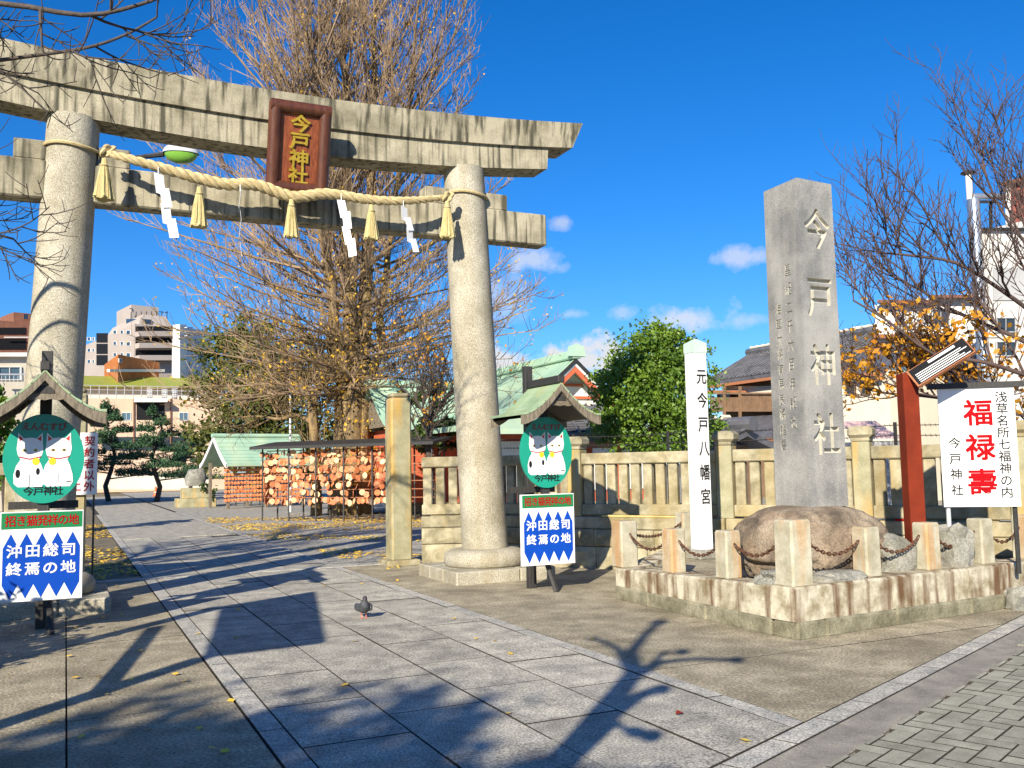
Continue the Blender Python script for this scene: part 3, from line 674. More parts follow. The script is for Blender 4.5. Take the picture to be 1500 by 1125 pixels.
# monument: carved granite pillar on a boulder
mc = PD(1187,738,9.7); mz = mc.z; S = .525; mcx, mcy = mc.x+S*.5, mc.y+S*.5
mon = thing('stone_monument', (mcx,mcy,mz-.03), 'tall square grey granite monument with large carved characters', 'monument')
MH = 3.45
sh = MB(); a = S/2; tA = a*.965
sh.add([(mcx-a,mcy-a,mz-.04),(mcx+a,mcy-a,mz-.04),(mcx+a,mcy+a,mz-.04),(mcx-a,mcy+a,mz-.04),(mcx-tA,mcy-tA,mz+MH),(mcx+tA,mcy-tA,mz+MH),(mcx+tA,mcy+tA,mz+MH),(mcx-tA,mcy+tA,mz+MH),(mcx,mcy,mz+MH+.12)],
       [(3,2,1,0),(0,1,5,4),(1,2,6,5),(2,3,7,6),(3,0,4,7),(4,5,8),(5,6,8),(6,7,8),(7,4,8)])
shaft = sh.build('shaft',['granite_gray','granite_cut'],mon)
its = column('今戸神社',(mcx+.015,mcy-a+.012,mz+MH-.52),XV,ZV,.37,.46,.735)
its += column('皇紀二千六百年記念',(mcx-a+.006,mcy-.07,mz+MH-.95),-YV,ZV,.105,.15,.205)
its += column('海軍大将有馬良橘謹書',(mcx-a+.006,mcy+.10,mz+MH-1.36),-YV,ZV,.10,.135,.163)
cutters = []
for k, (sx, sz) in enumerate(((-.017,-.012),(.017,-.012),(.017,.012),(-.017,.012))):       # four slightly shifted cuts make broad chiselled strokes
    cut = MB(); big = [(ch, Vector(c)+XV*sx*.37+ZV*sz*.46, rv, uv, w_, h_) for ch, c, rv, uv, w_, h_ in its[:4]]
    for it in big: t = text_mesh([it], .08+k*.002, .006); cut.add(t.v, t.f)
    if k == 0:
        for it in its[4:]: t = text_mesh([it], .036, .006); cut.add(t.v, t.f)
    cutters.append(cut.build('cutter','granite_cut',None))
bpy.context.view_layer.update()
for cutter in cutters:
    mod = shaft.modifiers.new('carve','BOOLEAN'); mod.operation = 'DIFFERENCE'; mod.object = cutter; mod.solver = 'EXACT'; mod.use_self = True
    try: mod.material_mode = 'TRANSFER'
    except Exception: pass
bpy.context.view_layer.update()
dg = bpy.context.evaluated_depsgraph_get(); me2 = bpy.data.meshes.new_from_object(shaft.evaluated_get(dg))
CARVED = len(me2.polygons)
shaft.modifiers.clear()
if CARVED > 200: shaft.data = me2
for cutter in cutters: bpy.data.objects.remove(cutter)
print('carved polys', CARVED)
bw = MB(); rk = Vector((mcx-.0,mcy-.0,0))
bm = bmesh.new(); bmesh.ops.create_icosphere(bm, subdivisions=5, radius=1.0); vs = []
for v in bm.verts:
    p = v.co; q = Vector((math.copysign(abs(p.x)**.62,p.x), math.copysign(abs(p.y)**.62,p.y), math.copysign(abs(p.z)**.6,p.z)))
    k = 1+.13*noise.noise(p*1.4+Vector((3,1,5)))+.13*(.5-abs(noise.noise(p*2.6)))+.05*noise.noise(p*6)+.022*noise.noise(p*15)+.012*noise.noise(p*34)
    h = (mz-TZ+.1)/2; z = TZ-.12+h+q.z*h*min(k,1.0 if p.z > .3 else 1.1); ta = 1-.20*max(0,q.z)
    vs.append((rk.x-.04+q.x*.70*k*ta, rk.y+q.y*.64*k*ta, min(z, mz+.005+.02*noise.noise(p*6))))
bw.add(vs, [tuple(v.index for v in f.verts) for f in bm.faces]); bm.free()
bw.build('boulder','rock_brown',None,smooth=True,angle=3,label='big rounded brown boulder under the carved granite monument',cat='boulder')
for px, py, dep, d, s, lb in ((1140,838,8.9,(.42,.34,.24),3,'small pale rock left of the boulder foot, behind the corner bollard'),(1225,840,9.0,(.55,.4,.2),5,'flat pale rock below the boulder, right of the corner bollard'),
        (1312,824,9.7,(.42,.36,.50),8,'jagged brown rock between the boulder and the red post'),(1398,815,10.0,(.34,.36,.62),11,'upright dark rock under the left leg of the banner sign')):
    p = PD(px,py,dep); MB().rock((p.x,p.y,TZ-.10+d[2]*.36),d,s,.38).build('rock','rock_grey',None,smooth=True,angle=.5,label=lb,cat='rock')

# white painted wooden post
wp = G(1029,812,TZ-.06); W = .205
wt = thing('white_post', (wp.x,wp.y,TZ-.1), 'square white painted post with black characters and pale green cap', 'post')
hz = 2.69; zb = TZ-.1
MB().box((wp.x,wp.y,zb+hz/2),(W,W,hz),0,.006).build('shaft','white_paint',wt)
cp = MB(); a = W/2+.006; zt = zb+hz-.002
M('cap_green',(.50,.63,.55),(.42,.55,.47),scale=6,rough=.5,bump=.1)
cp.add([(wp.x-a,wp.y-a,zt),(wp.x+a,wp.y-a,zt),(wp.x+a,wp.y+a,zt),(wp.x-a,wp.y+a,zt),(wp.x-a,wp.y-a,zt+.13),(wp.x+a,wp.y-a,zt+.13),(wp.x+a,wp.y+a,zt+.13),(wp.x-a,wp.y+a,zt+.13),(wp.x,wp.y,zt+.20)],
       [(3,2,1,0),(0,1,5,4),(1,2,6,5),(2,3,7,6),(3,0,4,7),(4,5,8),(5,6,8),(6,7,8),(7,4,8)]).build('cap','cap_green',wt)
MB().box((wp.x,wp.y,zb+.04),(.36,.36,.14),0,.03).build('foot','rock_grey',wt)
text_mesh(column('元今戸八幡宮',(wp.x+.01,wp.y-W/2-.001,zb+hz-.32),XV,ZV,.165,.215,.315),.003,.006,.010).build('lettering','black_print',wt)

# red post with slanting information plate
rdp = PD(1345,850,9.75); rp0 = Vector((rdp.x,rdp.y,TZ-.1))
rt = thing('information_post', rp0, 'dark red post with slanting grey information plate beside the banner sign', 'post')
rzr = R(-22); zt = PD(1336,545,9.75).z
MB().box((rp0.x,rp0.y,(zt+rp0.z)/2),(.165,.165,zt-rp0.z),rzr,.008).build('shaft','red_paint',rt)
pr = (rgt*.93+upv*0); pr = Vector((KD.x,KD.y,0)); pA = Vector((rp0.x,rp0.y,zt))-fwd*.02
e1 = (PD(1418,503,9.6)-PD(1342,550,9.75)).normalized(); nn = Vector((-.45,-.60,.62)); nn = (nn-e1*nn.dot(e1)).normalized(); e2 = nn.cross(e1)
o = PD(1342,556,9.75)
obox(o,e1,e2,nn,-.03,.62,-.085,.145,-.04,0).build('plate_back','eave_wood',rt)
obox(o,e1,e2,nn,-.01,.61,-.075,.135,0.001,.006).build('plate','black_print',rt)
q = MB()
for k in range(5):
    obox(o,e1,e2,nn,.02,.585-.05*(k % 3),-.065+k*.026,-.055+k*.026,.006,.009,q)
obox(o,e1,e2,nn,.20,.50,.085,.115,.006,.009,q); q.build('print_lines','white_paint',rt)

# white banner sign
bA, bB = PD(1385,800,10.1), PD(1484,796,9.95); bA.z = bB.z = 0; bd = (bB-bA).normalized(); bn = Vector((bd.y,-bd.x,0))
bs = thing('banner_sign', (bA+bB)/2+ZV*(TZ-.1), 'white banner sign with large red and black brush characters on two legs', 'sign')
zt = PL(1430,566,bA,bB).z; zb2 = PL(1432,742,bA,bB).z; wB = (PL(1488,650,bA,bB)-PL(1376,650,bA,bB)).dot(bd); ctr = PL(1432,650,bA,bB); ctr.z = 0
bc = ctr+bn*.03
obox(bc,bd,ZV,bn,-wB/2,wB/2,zb2,zt-.02,-.012,.012).build('board','white_paint',bs)
obox(bc,bd,ZV,bn,-wB/2-.10,wB/2+.10,zt-.02,zt+.04,-.035,.035).build('top_batten','black_wood',bs)
for w0 in (-wB/2+.05, wB/2-.05):
    MB().tube([ctr+bd*w0-bn*.012+ZV*(TZ-.1),ctr+bd*w0-bn*.012+ZV*zt],.024,8).build('leg','steel' if w0 < 0 else 'dark_metal',bs,smooth=True)
for z in (zb2+.03, (zb2+zt)/2, zt-.08): obox(bc,bd,ZV,bn,-wB/2+.012,wB/2-.012,z-.012,z+.012,-.03,-.012).build('brace','steel',bs)
hB = zt-zb2; face = bc+bn*.0135
text_mesh(column('福禄壽',face+bd*.015+ZV*(zt-hB*.22),bd,ZV,.30,.295,hB*.288),.003,.004,.017).build('lettering_red','red_print',bs)
text_mesh(column('浅草名所七福神の内',face+bd*wB*.33+ZV*(zt-hB*.095),bd,ZV,.125,.125,hB*.0985),.003,.004,.008).build('lettering_black','black_print',bs)
text_mesh(column('今戸神社',face-bd*wB*.315+ZV*(zt-hB*.47),bd,ZV,.125,.125,hB*.130),.003,.004,.008).build('lettering_black','black_print',bs)

# bamboo pole and red-tipped stick resting on the fence ledge, rock at the pavement edge
nF = Vector((dF.y,-dF.x,0)); nF = nF if nF.dot(FB) < 0 else -nF
pA, pB = PL(882,751,FB+nF*.16,FC+nF*.16), PL(1012,752,FB+nF*.16,FC+nF*.16); pA.z = pB.z = .80
M('bamboo',(.62,.47,.18),(.42,.30,.10),scale=6,rough=.5,bump=.1)
q = MB(); q.tube([pA.lerp(pB,k/12) for k in range(13)],[.016*(1.18 if k % 2 else 1) for k in range(13)],8); q.build('bamboo_pole','bamboo',None,smooth=True,label='yellow bamboo pole lying on the fence ledge behind the left end bollard',cat='pole')
pA, pB = PL(1296,749,FB+nF*.16,FC+nF*.16), PL(1326,749,FB+nF*.16,FC+nF*.16); pA.z = pB.z = .80
stk = thing('marker_stick', pA, 'short dark stick with a red tip on the fence ledge beside the red post', 'stick')
MB().tube([pA,pA.lerp(pB,.5)],.013,6).build('shaft','dark_metal',stk); MB().tube([pA.lerp(pB,.5),pB],.016,6).build('tip','red_print',stk)
g = G(1494,892); MB().rock((g.x,g.y,.08),(.34,.26,.30),9,.4).build('rock','rock_grey',None,smooth=True,angle=.5,label='grey rock on the pavement at the right end of the terrace wall',cat='rock')

# ================================================================== ROUND LUCKY-CAT SIGNS WITH LITTLE ROOFS
def cat_sign(x0, yc, label):
    t = thing('roofed_sign', (x0,yc,0), label, 'sign', 'round cat signs under little roofs')
    yf, yb = yc-.46, yc+.46; zr, ze, hw = 2.60, 2.17, .555
    MB().bb((x0-.055,yc+.44,-.03),(x0+.055,yc+.53,2.92),.005).build('post','black_wood',t)
    MB().tube([(x0+.10,yc-.02,0),(x0+.01,yc+.40,.85)],.038,6).build('strut','black_wood',t)
    MB().bb((x0-.33,yc+.395,1.245),(x0+.33,yc+.438,1.325)).build('crosspiece','black_wood',t)
    def prof(u): return ze+(zr-ze)*max(0,1-u)**1.55+ .035*u*u
    n = 10
    for sg in (-1, 1):
        for k in range(5):                                 # lapped copper strips
            q = MB(); us = [k/5+.0, k/5+.1, (k+1)/5+.012]; vs = []
            for u in us:
                for y in (yf,yb):
                    lift = .012*(1 if u == us[2] else .3)
                    vs.append((x0+sg*hw*u, y, prof(u)+.030+lift)); 
            for u in us:
                for y in (yf,yb): vs.append((x0+sg*hw*u, y, prof(u)+.012))
            fs = [(0,1,3,2),(2,3,5,4),(6,8,9,7),(8,10,11,9),(0,2,8,6),(2,4,10,8),(1,7,9,3),(3,9,11,5),(4,5,11,10),(0,6,7,1)]
            if sg > 0: fs = [f[::-1] for f in fs]
            q.add(vs, fs).build('roof_strip','copper_roof',t)
        q = MB(); us = [i/12 for i in range(13)]; vs = []      # roof boarding under the copper
        for u in us:
            for y in (yf+.03,yb-.03):
                for dz in (.010,-.022): vs.append((x0+sg*(hw-.02)*u, y, prof(u)+dz))
        fs = []
        for i in range(12):
            a = i*4; b = a+4; fs += [(a,b,b+2,a+2),(a+1,a+3,b+3,b+1),(a,a+1,b+1,b),(a+2,b+2,b+3,a+3)]
        q.add(vs, fs).build('roof_board','black_wood',t)
        for y in (yf-.005, yb-.03):                        # curved barge boards
            q = MB(); vs = []
            for u in us:
                th = .075+.03*u
                for yy in (y,y+.035):
                    vs.append((x0+sg*hw*u, yy, prof(u)+.008)); vs.append((x0+sg*(hw*u-.0), yy, prof(u)-th))
            fs = []
            for i in range(12):
                a = i*4; b = a+4; fs += [(a,a+1,b+1,b),(a+2,b+2,b+3,a+3),(a,b,b+2,a+2),(a+1,a+3,b+3,b+1)]
            fs += [(0,2,3,1),(48,49,51,50)]; q.add(vs, fs).build('barge_board','old_wood',t)
    MB().bb((x0-.045,yf-.01,zr+.02),(x0+.045,yb+.02,zr+.115),.01).build('ridge_beam','black_wood',t)
    q = MB(); ped = [(-.27,2.36),(-.23,2.335),(-.17,2.345),(-.12,2.33),(-.06,2.345),(0,2.33),(.06,2.345),(.12,2.33),(.17,2.345),(.23,2.335),(.27,2.36),(.13,2.46),(0,2.565),(-.13,2.46)]
    q.extrude([(x0+a,yf+.075,b) for a, b in ped],(0,-.03,0)); 
    pd = q.build('gable_panel','old_wood',t)
    q = MB(); q.extrude([(x0+.085*math.cos(g),yf+.045,2.40+.075*math.sin(g)) for g in [math.pi*i/10 for i in range(11)]],(0,-.008,0)); q.build('gable_vent','black_wood',pd)
    # oval board
    cz, rx, rzz = 1.765, .372, .452; yp = yc-.02
    ell = [(x0+rx*math.cos(2*math.pi*i/64), yp, cz+rzz*math.sin(2*math.pi*i/64)) for i in range(64)]
    MB().extrude(ell,(0,.03,0)).build('oval_board','teal_print',t)
    MB().bb((x0-.05,yp+.031,1.1),(x0+.05,yp+.10,2.36)).build('hanger','black_wood',t)
    def fl(pp, mat, nm, d, par=t): return MB().extrude([(x0+a, yp-d, cz+b) for a, b in pp],(0,.0012,0)).build(nm, mat, par)
    def el(cx_, cy_, a, b, n=24): return [(cx_+a*math.cos(2*math.pi*i/n), cy_+b*math.sin(2*math.pi*i/n)) for i in range(n)]
    sil = [(-.11,-.285),(.12,-.285),(.148,-.24),(.142,-.16),(.115,-.07),(.085,-.01),(.118,.04),(.130,.10),(.122,.17),(.118,.262),(.062,.205),(0,.212),(-.062,.205),(-.118,.262),(-.122,.17),(-.130,.10),(-.118,.04),(-.09,-.01),(-.13,-.07),(-.155,-.16),(-.15,-.25)]
    for kc, ox in enumerate((-.128, .132)):
        dp = .0030+.0012*kc; cat = fl([(ox+a*.93, b-.0) for a, b in sil],'white_paint','cat_emblem',dp)
        dp += .0014
        for sg in (-1,1):
            fl([(ox+sg*.098,.175),(ox+sg*.100,.235),(ox+sg*.062,.198)],'ear_red','ear_lining',dp,cat); fl(el(ox+sg*.05,.085,.021,.013,10),'gold','eye',dp,cat)
            fl(el(ox+sg*.05,.085,.008,.011,8),'black_print','pupil',dp+.0012,cat)
        fl([(ox-.10,.012),(ox+.0,-.012),(ox+.10,.012),(ox+.10,.024),(ox+.0,.0),(ox-.10,.024)],'red_print','collar',dp,cat); fl(el(ox+(.055 if kc == 0 else -.055),-.03,.034,.037,14),'yellow_print','bell',dp+.0012,cat)
        for a, b, c, d in (((-.105,-.15,.022,.045),(.075,-.13,.018,.036)) if kc == 0 else ((.10,-.235,.03,.006),)): fl(el(ox+a,b,c,d,12),'black_print','spot',dp,cat)
        fl([(ox-.002,-.28),(ox+.003,-.28),(ox+.003,-.16),(ox-.002,-.16)],'black_print','outline',dp,cat); fl([(ox-.028,.045),(ox,.052),(ox+.028,.045),(ox,.058)],'black_print','mouth',dp,cat)
    text_mesh(row('えんむすび',(x0-.17,yp-.003,cz+.325),XV,ZV,.088,.088,.083),.003,.004,.012).build('lettering_top','dark_red',t)
    text_mesh(row('今戸神社',(x0-.135,yp-.003,cz-.325),XV,ZV,.096,.096,.09),.003,.004,.012).build('lettering_bottom','black_print',t)
    # blue rectangular board with zigzag
    hw2, z0, z1, yq = .378, .345, 1.235, yc-.03
    MB().bb((x0-hw2,yq,z0),(x0+hw2,yq+.05,z1),.004).build('lower_board','white_paint',t)
    def f2(pts, mat, nm, d): 
        q = MB()
        for pp in pts: q.extrude([(x0+a, yq-d, b) for a, b in pp],(0,.0016,0))
        return q.build(nm,mat,t)
    f2([[(-hw2+.012,z1-.17),(hw2-.012,z1-.17),(hw2-.012,z1-.01),(-hw2+.012,z1-.01)]],'green_print','green_field',.0022)
    wz = hw2-.03; nzg = 5; top = []; bot = []
    for i in range(nzg):
        a = -wz+2*wz*i/nzg; st = 2*wz/nzg; top += [(a,z1-.36),(a+st/2,z1-.215)]; bot += [(a,z0+.17),(a+st/2,z0+.03)]
    top.append((wz,z1-.36)); bot.append((wz,z0+.17))
    blue = []
    for i in range(len(top)-1): blue.append([bot[i],bot[i+1],top[i+1],top[i]])
    f2(blue,'blue_print','blue_field',.0022)
    text_mesh(row('招き猫発祥の地',(x0-.285,yq-.004,z1-.09),XV,ZV,.103,.115,.095),.003,.004,.010).build('lettering_red','red_print',t)
    text_mesh(row('沖田総司',(x0-.245,yq-.0045,z0+.50),XV,ZV,.145,.135,.163)+row('終焉の地',(x0-.245,yq-.0045,z0+.325),XV,ZV,.145,.135,.163),.003,.004,.013).build('lettering_white','white_paint',t)
    return t
cat_sign(5.55,10.67,'round green cat sign under a little roof, right of the right torii pillar')
cat_sign(-.20,10.67,'round green cat sign under a little roof, in front of the left torii pillar')

# ================================================================== PIGEON
pg = G(533,906); hd = Vector((-pg.x,-pg.y,0)).normalized(); hd = (hd+Vector((.15,.1,0))).normalized(); sd = Vector((-hd.y,hd.x,0))
bird = thing('pigeon', (pg.x,pg.y,.004), 'dark grey pigeon standing on the granite path', 'pigeon')
rings = [(-.185,.055,.004,.012),(-.14,.062,.018,.026),(-.09,.085,.036,.042),(-.04,.105,.055,.056),(.01,.118,.066,.064),(.045,.135,.066,.060),(.065,.160,.050,.047),(.072,.185,.034,.034),(.078,.205,.026,.027),(.085,.222,.0245,.025),(.094,.236,.022,.020),(.104,.240,.013,.013),(.116,.235,.006,.006),(.130,.228,.002,.002)]
ctrs = [Vector((pg.x,pg.y,0))+hd*a+ZV*z for a, z, w, h in rings]; q = MB(); vs = []; fs = []; n = 16
for i, (a, z, w, h) in enumerate(rings):
    t = (ctrs[min(i+1,len(ctrs)-1)]-ctrs[max(i-1,0)]).normalized(); up = sd.cross(t).normalized()*-1
    if up.z < 0 and abs(up.z) > .05: up = -up
    for j in range(n): g = 2*math.pi*j/n; vs.append(ctrs[i]+sd*w*math.cos(g)+up*h*math.sin(g))
for i in range(len(rings)-1):
    for j in range(n): fs.append((i*n+j,i*n+(j+1)%n,(i+1)*n+(j+1)%n,(i+1)*n+j))
fs += [tuple(range(n))[::-1], tuple(range((len(rings)-1)*n,len(rings)*n))]
q.add(vs, fs).build('body','pigeon_feather',bird,smooth=True,angle=2)
for s in (-1,1):
    b0 = Vector((pg.x,pg.y,0))+sd*.025*s; q = MB(); q.tube([b0+ZV*.075,b0+ZV*.035-hd*.01,b0+ZV*.008],[.012,.005,.005],6)
    for g in (-.6,0,.6,math.pi): e = hd*math.cos(g)+sd*math.sin(g); q.tube([b0+ZV*.008,b0+e*.03+ZV*.004],[.004,.002],4)
    q.build('leg','pigeon_leg',bird)
    w0 = MB(); w0.rock(Vector((pg.x,pg.y,.118))+sd*.058*s-hd*.03,(.05 if abs(sd.x) > .5 else .2,.2 if abs(sd.x) > .5 else .05,.085),2,.05,2,False); w0.build('wing','pigeon_feather',bird,smooth=True,angle=3)
    e = Vector((pg.x,pg.y,.225))+hd*.093+sd*.0225*s; MB().rock(e,(.009,.009,.009),1,.0,1,False).build('eye','red_print',bird)

# ================================================================== TREES
def perp(d): 
    o = d.orthogonal().normalized(); return o, d.cross(o).normalized()
def curve_pts(p, d, L, k, up, wob, rn):
    pts = [p.copy()]; d = d.normalized()
    for i in range(k):
        d = (d+ZV*up/k+Vector((rn.uniform(-1,1),rn.uniform(-1,1),rn.uniform(-1,1)))*wob).normalized(); p = p+d*(L/k); pts.append(p.copy())
    return pts
def side_dir(t, rn, amin, amax):
    a, b = perp(t); g = rn.uniform(0,2*math.pi); an = rn.uniform(amin,amax); return (t*math.cos(an)+(a*math.cos(g)+b*math.sin(g))*math.sin(an)).normalized()
def leaf(q, p, s, rn, ratio=1.0):
    n = Vector((rn.gauss(0,1),rn.gauss(0,1),rn.gauss(0,1)+.3)).normalized(); a, b = perp(n); g = rn.uniform(0,6.3); u = a*math.cos(g)+b*math.sin(g); v = n.cross(u)
    q.v.extend([tuple(p-u*s*.5), tuple(p+v*s*.42*ratio), tuple(p+u*s*.55), tuple(p-v*s*.42*ratio)]); o = len(q.v)-4; q.f.append((o,o+1,o+2,o+3)); q.mi.append(q.cur)

# the great ginkgo
rn = random.Random(11)
gp = PD(514,700,33.5); gp.z = 0
gk = thing('ginkgo_tree', gp, 'huge bare ginkgo tree with a thick trunk and dense tan twigs behind the torii', 'tree')
tr = MB(); main = [gp+Vector((0,0,-.2)),gp+Vector((.05,0,1.5)),gp+Vector((.1,.1,3.4)),gp+Vector((.15,.1,5.6))]
# fluted trunk
for k in range(7):
    g = k*2*math.pi/7; o = Vector((math.cos(g),math.sin(g),0))*.30; tr.tube([p+o*(1.35 if i == 0 else 1.0)+Vector((rn.uniform(-.06,.06),rn.uniform(-.06,.06),0)) for i, p in enumerate(main)],[.36,.30,.29,.24],10)
stems = []
for (ox, oy, lx, ly, hh, rr) in ((-.45,.1,-1.3,.2,12.5,.24),(.05,-.2,-.3,-.3,15.5,.30),(.55,.05,1.0,.1,15,.32),(.1,.5,.2,1.1,14,.25),(.85,-.1,2.2,-.4,11,.18),(-.25,-.4,-2.2,-.8,10,.17)):
    pts = [gp+Vector((ox*.6,oy*.6,4.3))]
    for i in range(1,11):
        t = i/10; pts.append(gp+Vector((ox+(lx-ox)*t**1.2+rn.uniform(-.12,.12), oy+(ly-oy)*t+rn.uniform(-.12,.12), 4.3+hh*t)))
    rad = [rr*(.85-.8*i/10)+.012 for i in range(11)]; tr.tube(pts, rad, 9); stems.append((pts, rad))
tr.build('trunk','bark_ginkgo',gk,smooth=True,angle=3)
tw = MB(); lv = MB()
def twigs(pts, lev, L, rn, leafp):
    k = len(pts)-1
    for i in range(1, k+1):
        m = 3 if lev == 1 else 2
        for c in range(m):
            if rn.random() < .15: continue
            p = pts[i-1].lerp(pts[i], rn.random()); t = (pts[i]-pts[i-1]).normalized(); d = side_dir(t, rn, .35, .95); d = (d+ZV*.25).normalized()
            ll = L*rn.uniform(.5,1.1)*(1.1-.5*i/k); cp_ = curve_pts(p, d, ll, 3 if lev == 1 else 2, .35, .10, rn)
            tw.tube(cp_, [.015,.012,.009,.006] if lev == 1 else [.0095,.008,.006], 3, False)
            if lev == 1: twigs(cp_, 2, L*.42, rn, leafp)
            if rn.random() < leafp:
                for z in range(rn.randint(1,3)): leaf(lv, cp_[-1]+Vector((rn.uniform(-.15,.15),rn.uniform(-.15,.15),rn.uniform(-.15,.1))), rn.uniform(.05,.10), rn)
nb = 0
for i in range(330):
    h = 3.9+14.0*rn.random()**1.1
    if h < 4.6: base = gp+Vector((rn.uniform(-.4,.4),rn.uniform(-.4,.4),h))
    else:
        pts, rad = stems[rn.randrange(len(stems))]; f = (h-4.3)/(pts[-1].z-4.3)
        if f >= .97: f = rn.uniform(.1,.95)
        x = f*10; j = int(x); base = pts[j].lerp(pts[j+1], x-j); h = base.z
    g = rn.uniform(0,2*math.pi); 
    el = R(-6)+R(55)*min(1,max(0,(h-3.5)/10))**.9+rn.uniform(-.2,.2)
    L = (6.2 if h < 8 else 6.2-(h-8)*.20)*rn.uniform(.55,1.12)
    if h < 4: L *= .7
    d = Vector((math.cos(g)*math.cos(el),math.sin(g)*math.cos(el),math.sin(el)))
    pts = curve_pts(base, d, L, 6, .35 if h > 5 else .05, .09, rn); r0_ = .028+.022*rn.random()+(.015 if L > 4.5 else 0)
    tw.tube(pts, [r0_*(1-.78*k/6) for k in range(7)], 5, False)
    twigs(pts[1:], 1, L*.30, rn, .26 if h < 6.5 else .06)
for i in range(1100):                                    # yellow leaves still clinging close to the trunk
    h = rn.uniform(.8,6.5); g = rn.uniform(0,6.3); r = .62+abs(rn.gauss(0,.55)); leaf(lv, gp+Vector((math.cos(g)*r,math.sin(g)*r,h)), rn.uniform(.06,.13), rn)
tw.build('branch_mass','twig_ginkgo',gk,kind='stuff'); lv.build('leaves','leaf_yellow',gk,kind='stuff'); gk.scale = (1.1,1.1,1.1)

def crown_tree(name, base, lobes, n, size, mat, label, trunk_r=.15, seed=1, bark='bark_dark', group=None, cat='tree', fork=True):
    rn = random.Random(seed); base = Vector(base); t = thing(name, base, label, cat, group); q = MB()
    cen = Vector((0,0,0)); W = 0
    for c, r in lobes: cen += Vector(c)*r[0]; W += r[0]
    cen /= W
    q.tube([base-ZV*.1, base.lerp(cen,.4)+Vector((rn.uniform(-.1,.1),0,0)), cen],[trunk_r,trunk_r*.75,trunk_r*.4],8)
    for c, r in lobes:
        c = Vector(c); s = base.lerp(cen, rn.uniform(.45,.9)); q.tube([s,(s+c)/2+Vector((rn.uniform(-.1,.1),rn.uniform(-.1,.1),.1)),c],[trunk_r*.45,trunk_r*.3,trunk_r*.12],6)
    q.build('trunk',bark,t,smooth=True)
    lf = MB(); tot = sum(r[0]*r[1]*r[2] for c, r in lobes)**1.0; vols = [(r[0]*r[1]*r[2])**(2/3) for c, r in lobes]; sv = sum(vols)
    for (c, r), v in zip(lobes, vols):
        m = int(n*v/sv); c = Vector(c); nc = max(14, m//48)
        for k in range(nc):                               # clumps on the lobe's skin, each a tuft of leaves
            d = Vector((rn.gauss(0,1),rn.gauss(0,1),rn.gauss(0,1))).normalized(); rr = rn.uniform(.62,1.06)
            cc = c+Vector((d.x*r[0],d.y*r[1],d.z*r[2]))*rr; cs = .19*min(r)*rn.uniform(.5,1.3)
            for j in range(m//nc):
                p = cc+Vector((rn.gauss(0,1),rn.gauss(0,1),rn.gauss(0,.7)))*cs; leaf(lf, p, size*rn.uniform(.6,1.3), rn, .8)
    lf.build('crown',mat,t,kind='stuff'); return t
def lobes_px(dep, lst):                                    # (px, py, radius px, squash)
    return [(PD(x,y,dep+dd), (r*dep/F, r*dep/F, r*dep/F*sq)) for x, y, r, sq, dd in lst]
# dark evergreen behind the votive racks
d = 50; b = PD(378,740,d); b.z = 0
crown_tree('evergreen_tree', b, lobes_px(d,[(370,560,75,1.0,0),(350,520,58,1,1),(410,540,60,1,-1),(330,610,58,.9,-1),(390,630,70,.9,-2),(440,610,55,1,0),(312,655,40,.7,-1),(365,500,40,.8,0),(450,560,48,1,2),(460,660,50,.8,0)]), 20000, .24, 'leaf_olive','large dark olive evergreen tree left of the ginkgo trunk',.35,3)
# round evergreen right of the shrine hall
d = 21; b = PD(955,720,d); b.z = 0
crown_tree('camphor_tree', b, lobes_px(d,[(955,540,62,1,0),(925,580,50,1,-.8),(985,575,55,1,-.6),(965,510,40,.9,0),(900,615,38,.9,-.6),(950,625,60,.8,-1),(1010,625,45,.9,0),(1012,540,36,1,.5),(985,500,28,.8,0),(905,560,36,.9,0)]), 30000, .085, 'leaf_green','dense round bright green evergreen tree right of the shrine roof',.22,5)
d = 27; b = PD(640,720,d+3); b.z = 0
crown_tree('garden_shrub_tree', b, lobes_px(d+3,[(640,610,30,.8,0),(615,640,30,.8,0),(660,640,25,.8,0),(600,585,20,.7,0),(630,570,18,.7,0)]), 2600, .16, 'leaf_dark','sparse dark green garden tree just right of the gate post',.1,8)
b = G(12,715); b = PD(12,760,24); b.z = 0
crown_tree('leafy_shrub', b, lobes_px(24,[(8,600,22,.9,0),(-10,620,26,.9,0),(22,640,20,.8,0),(0,680,30,1,0),(-20,580,22,1,0)]), 3000, .16, 'leaf_green','leafy green shrub at the left edge beside the left sign roof',.08,9)
d = 21; b = PD(1450,700,19); b.z = 0

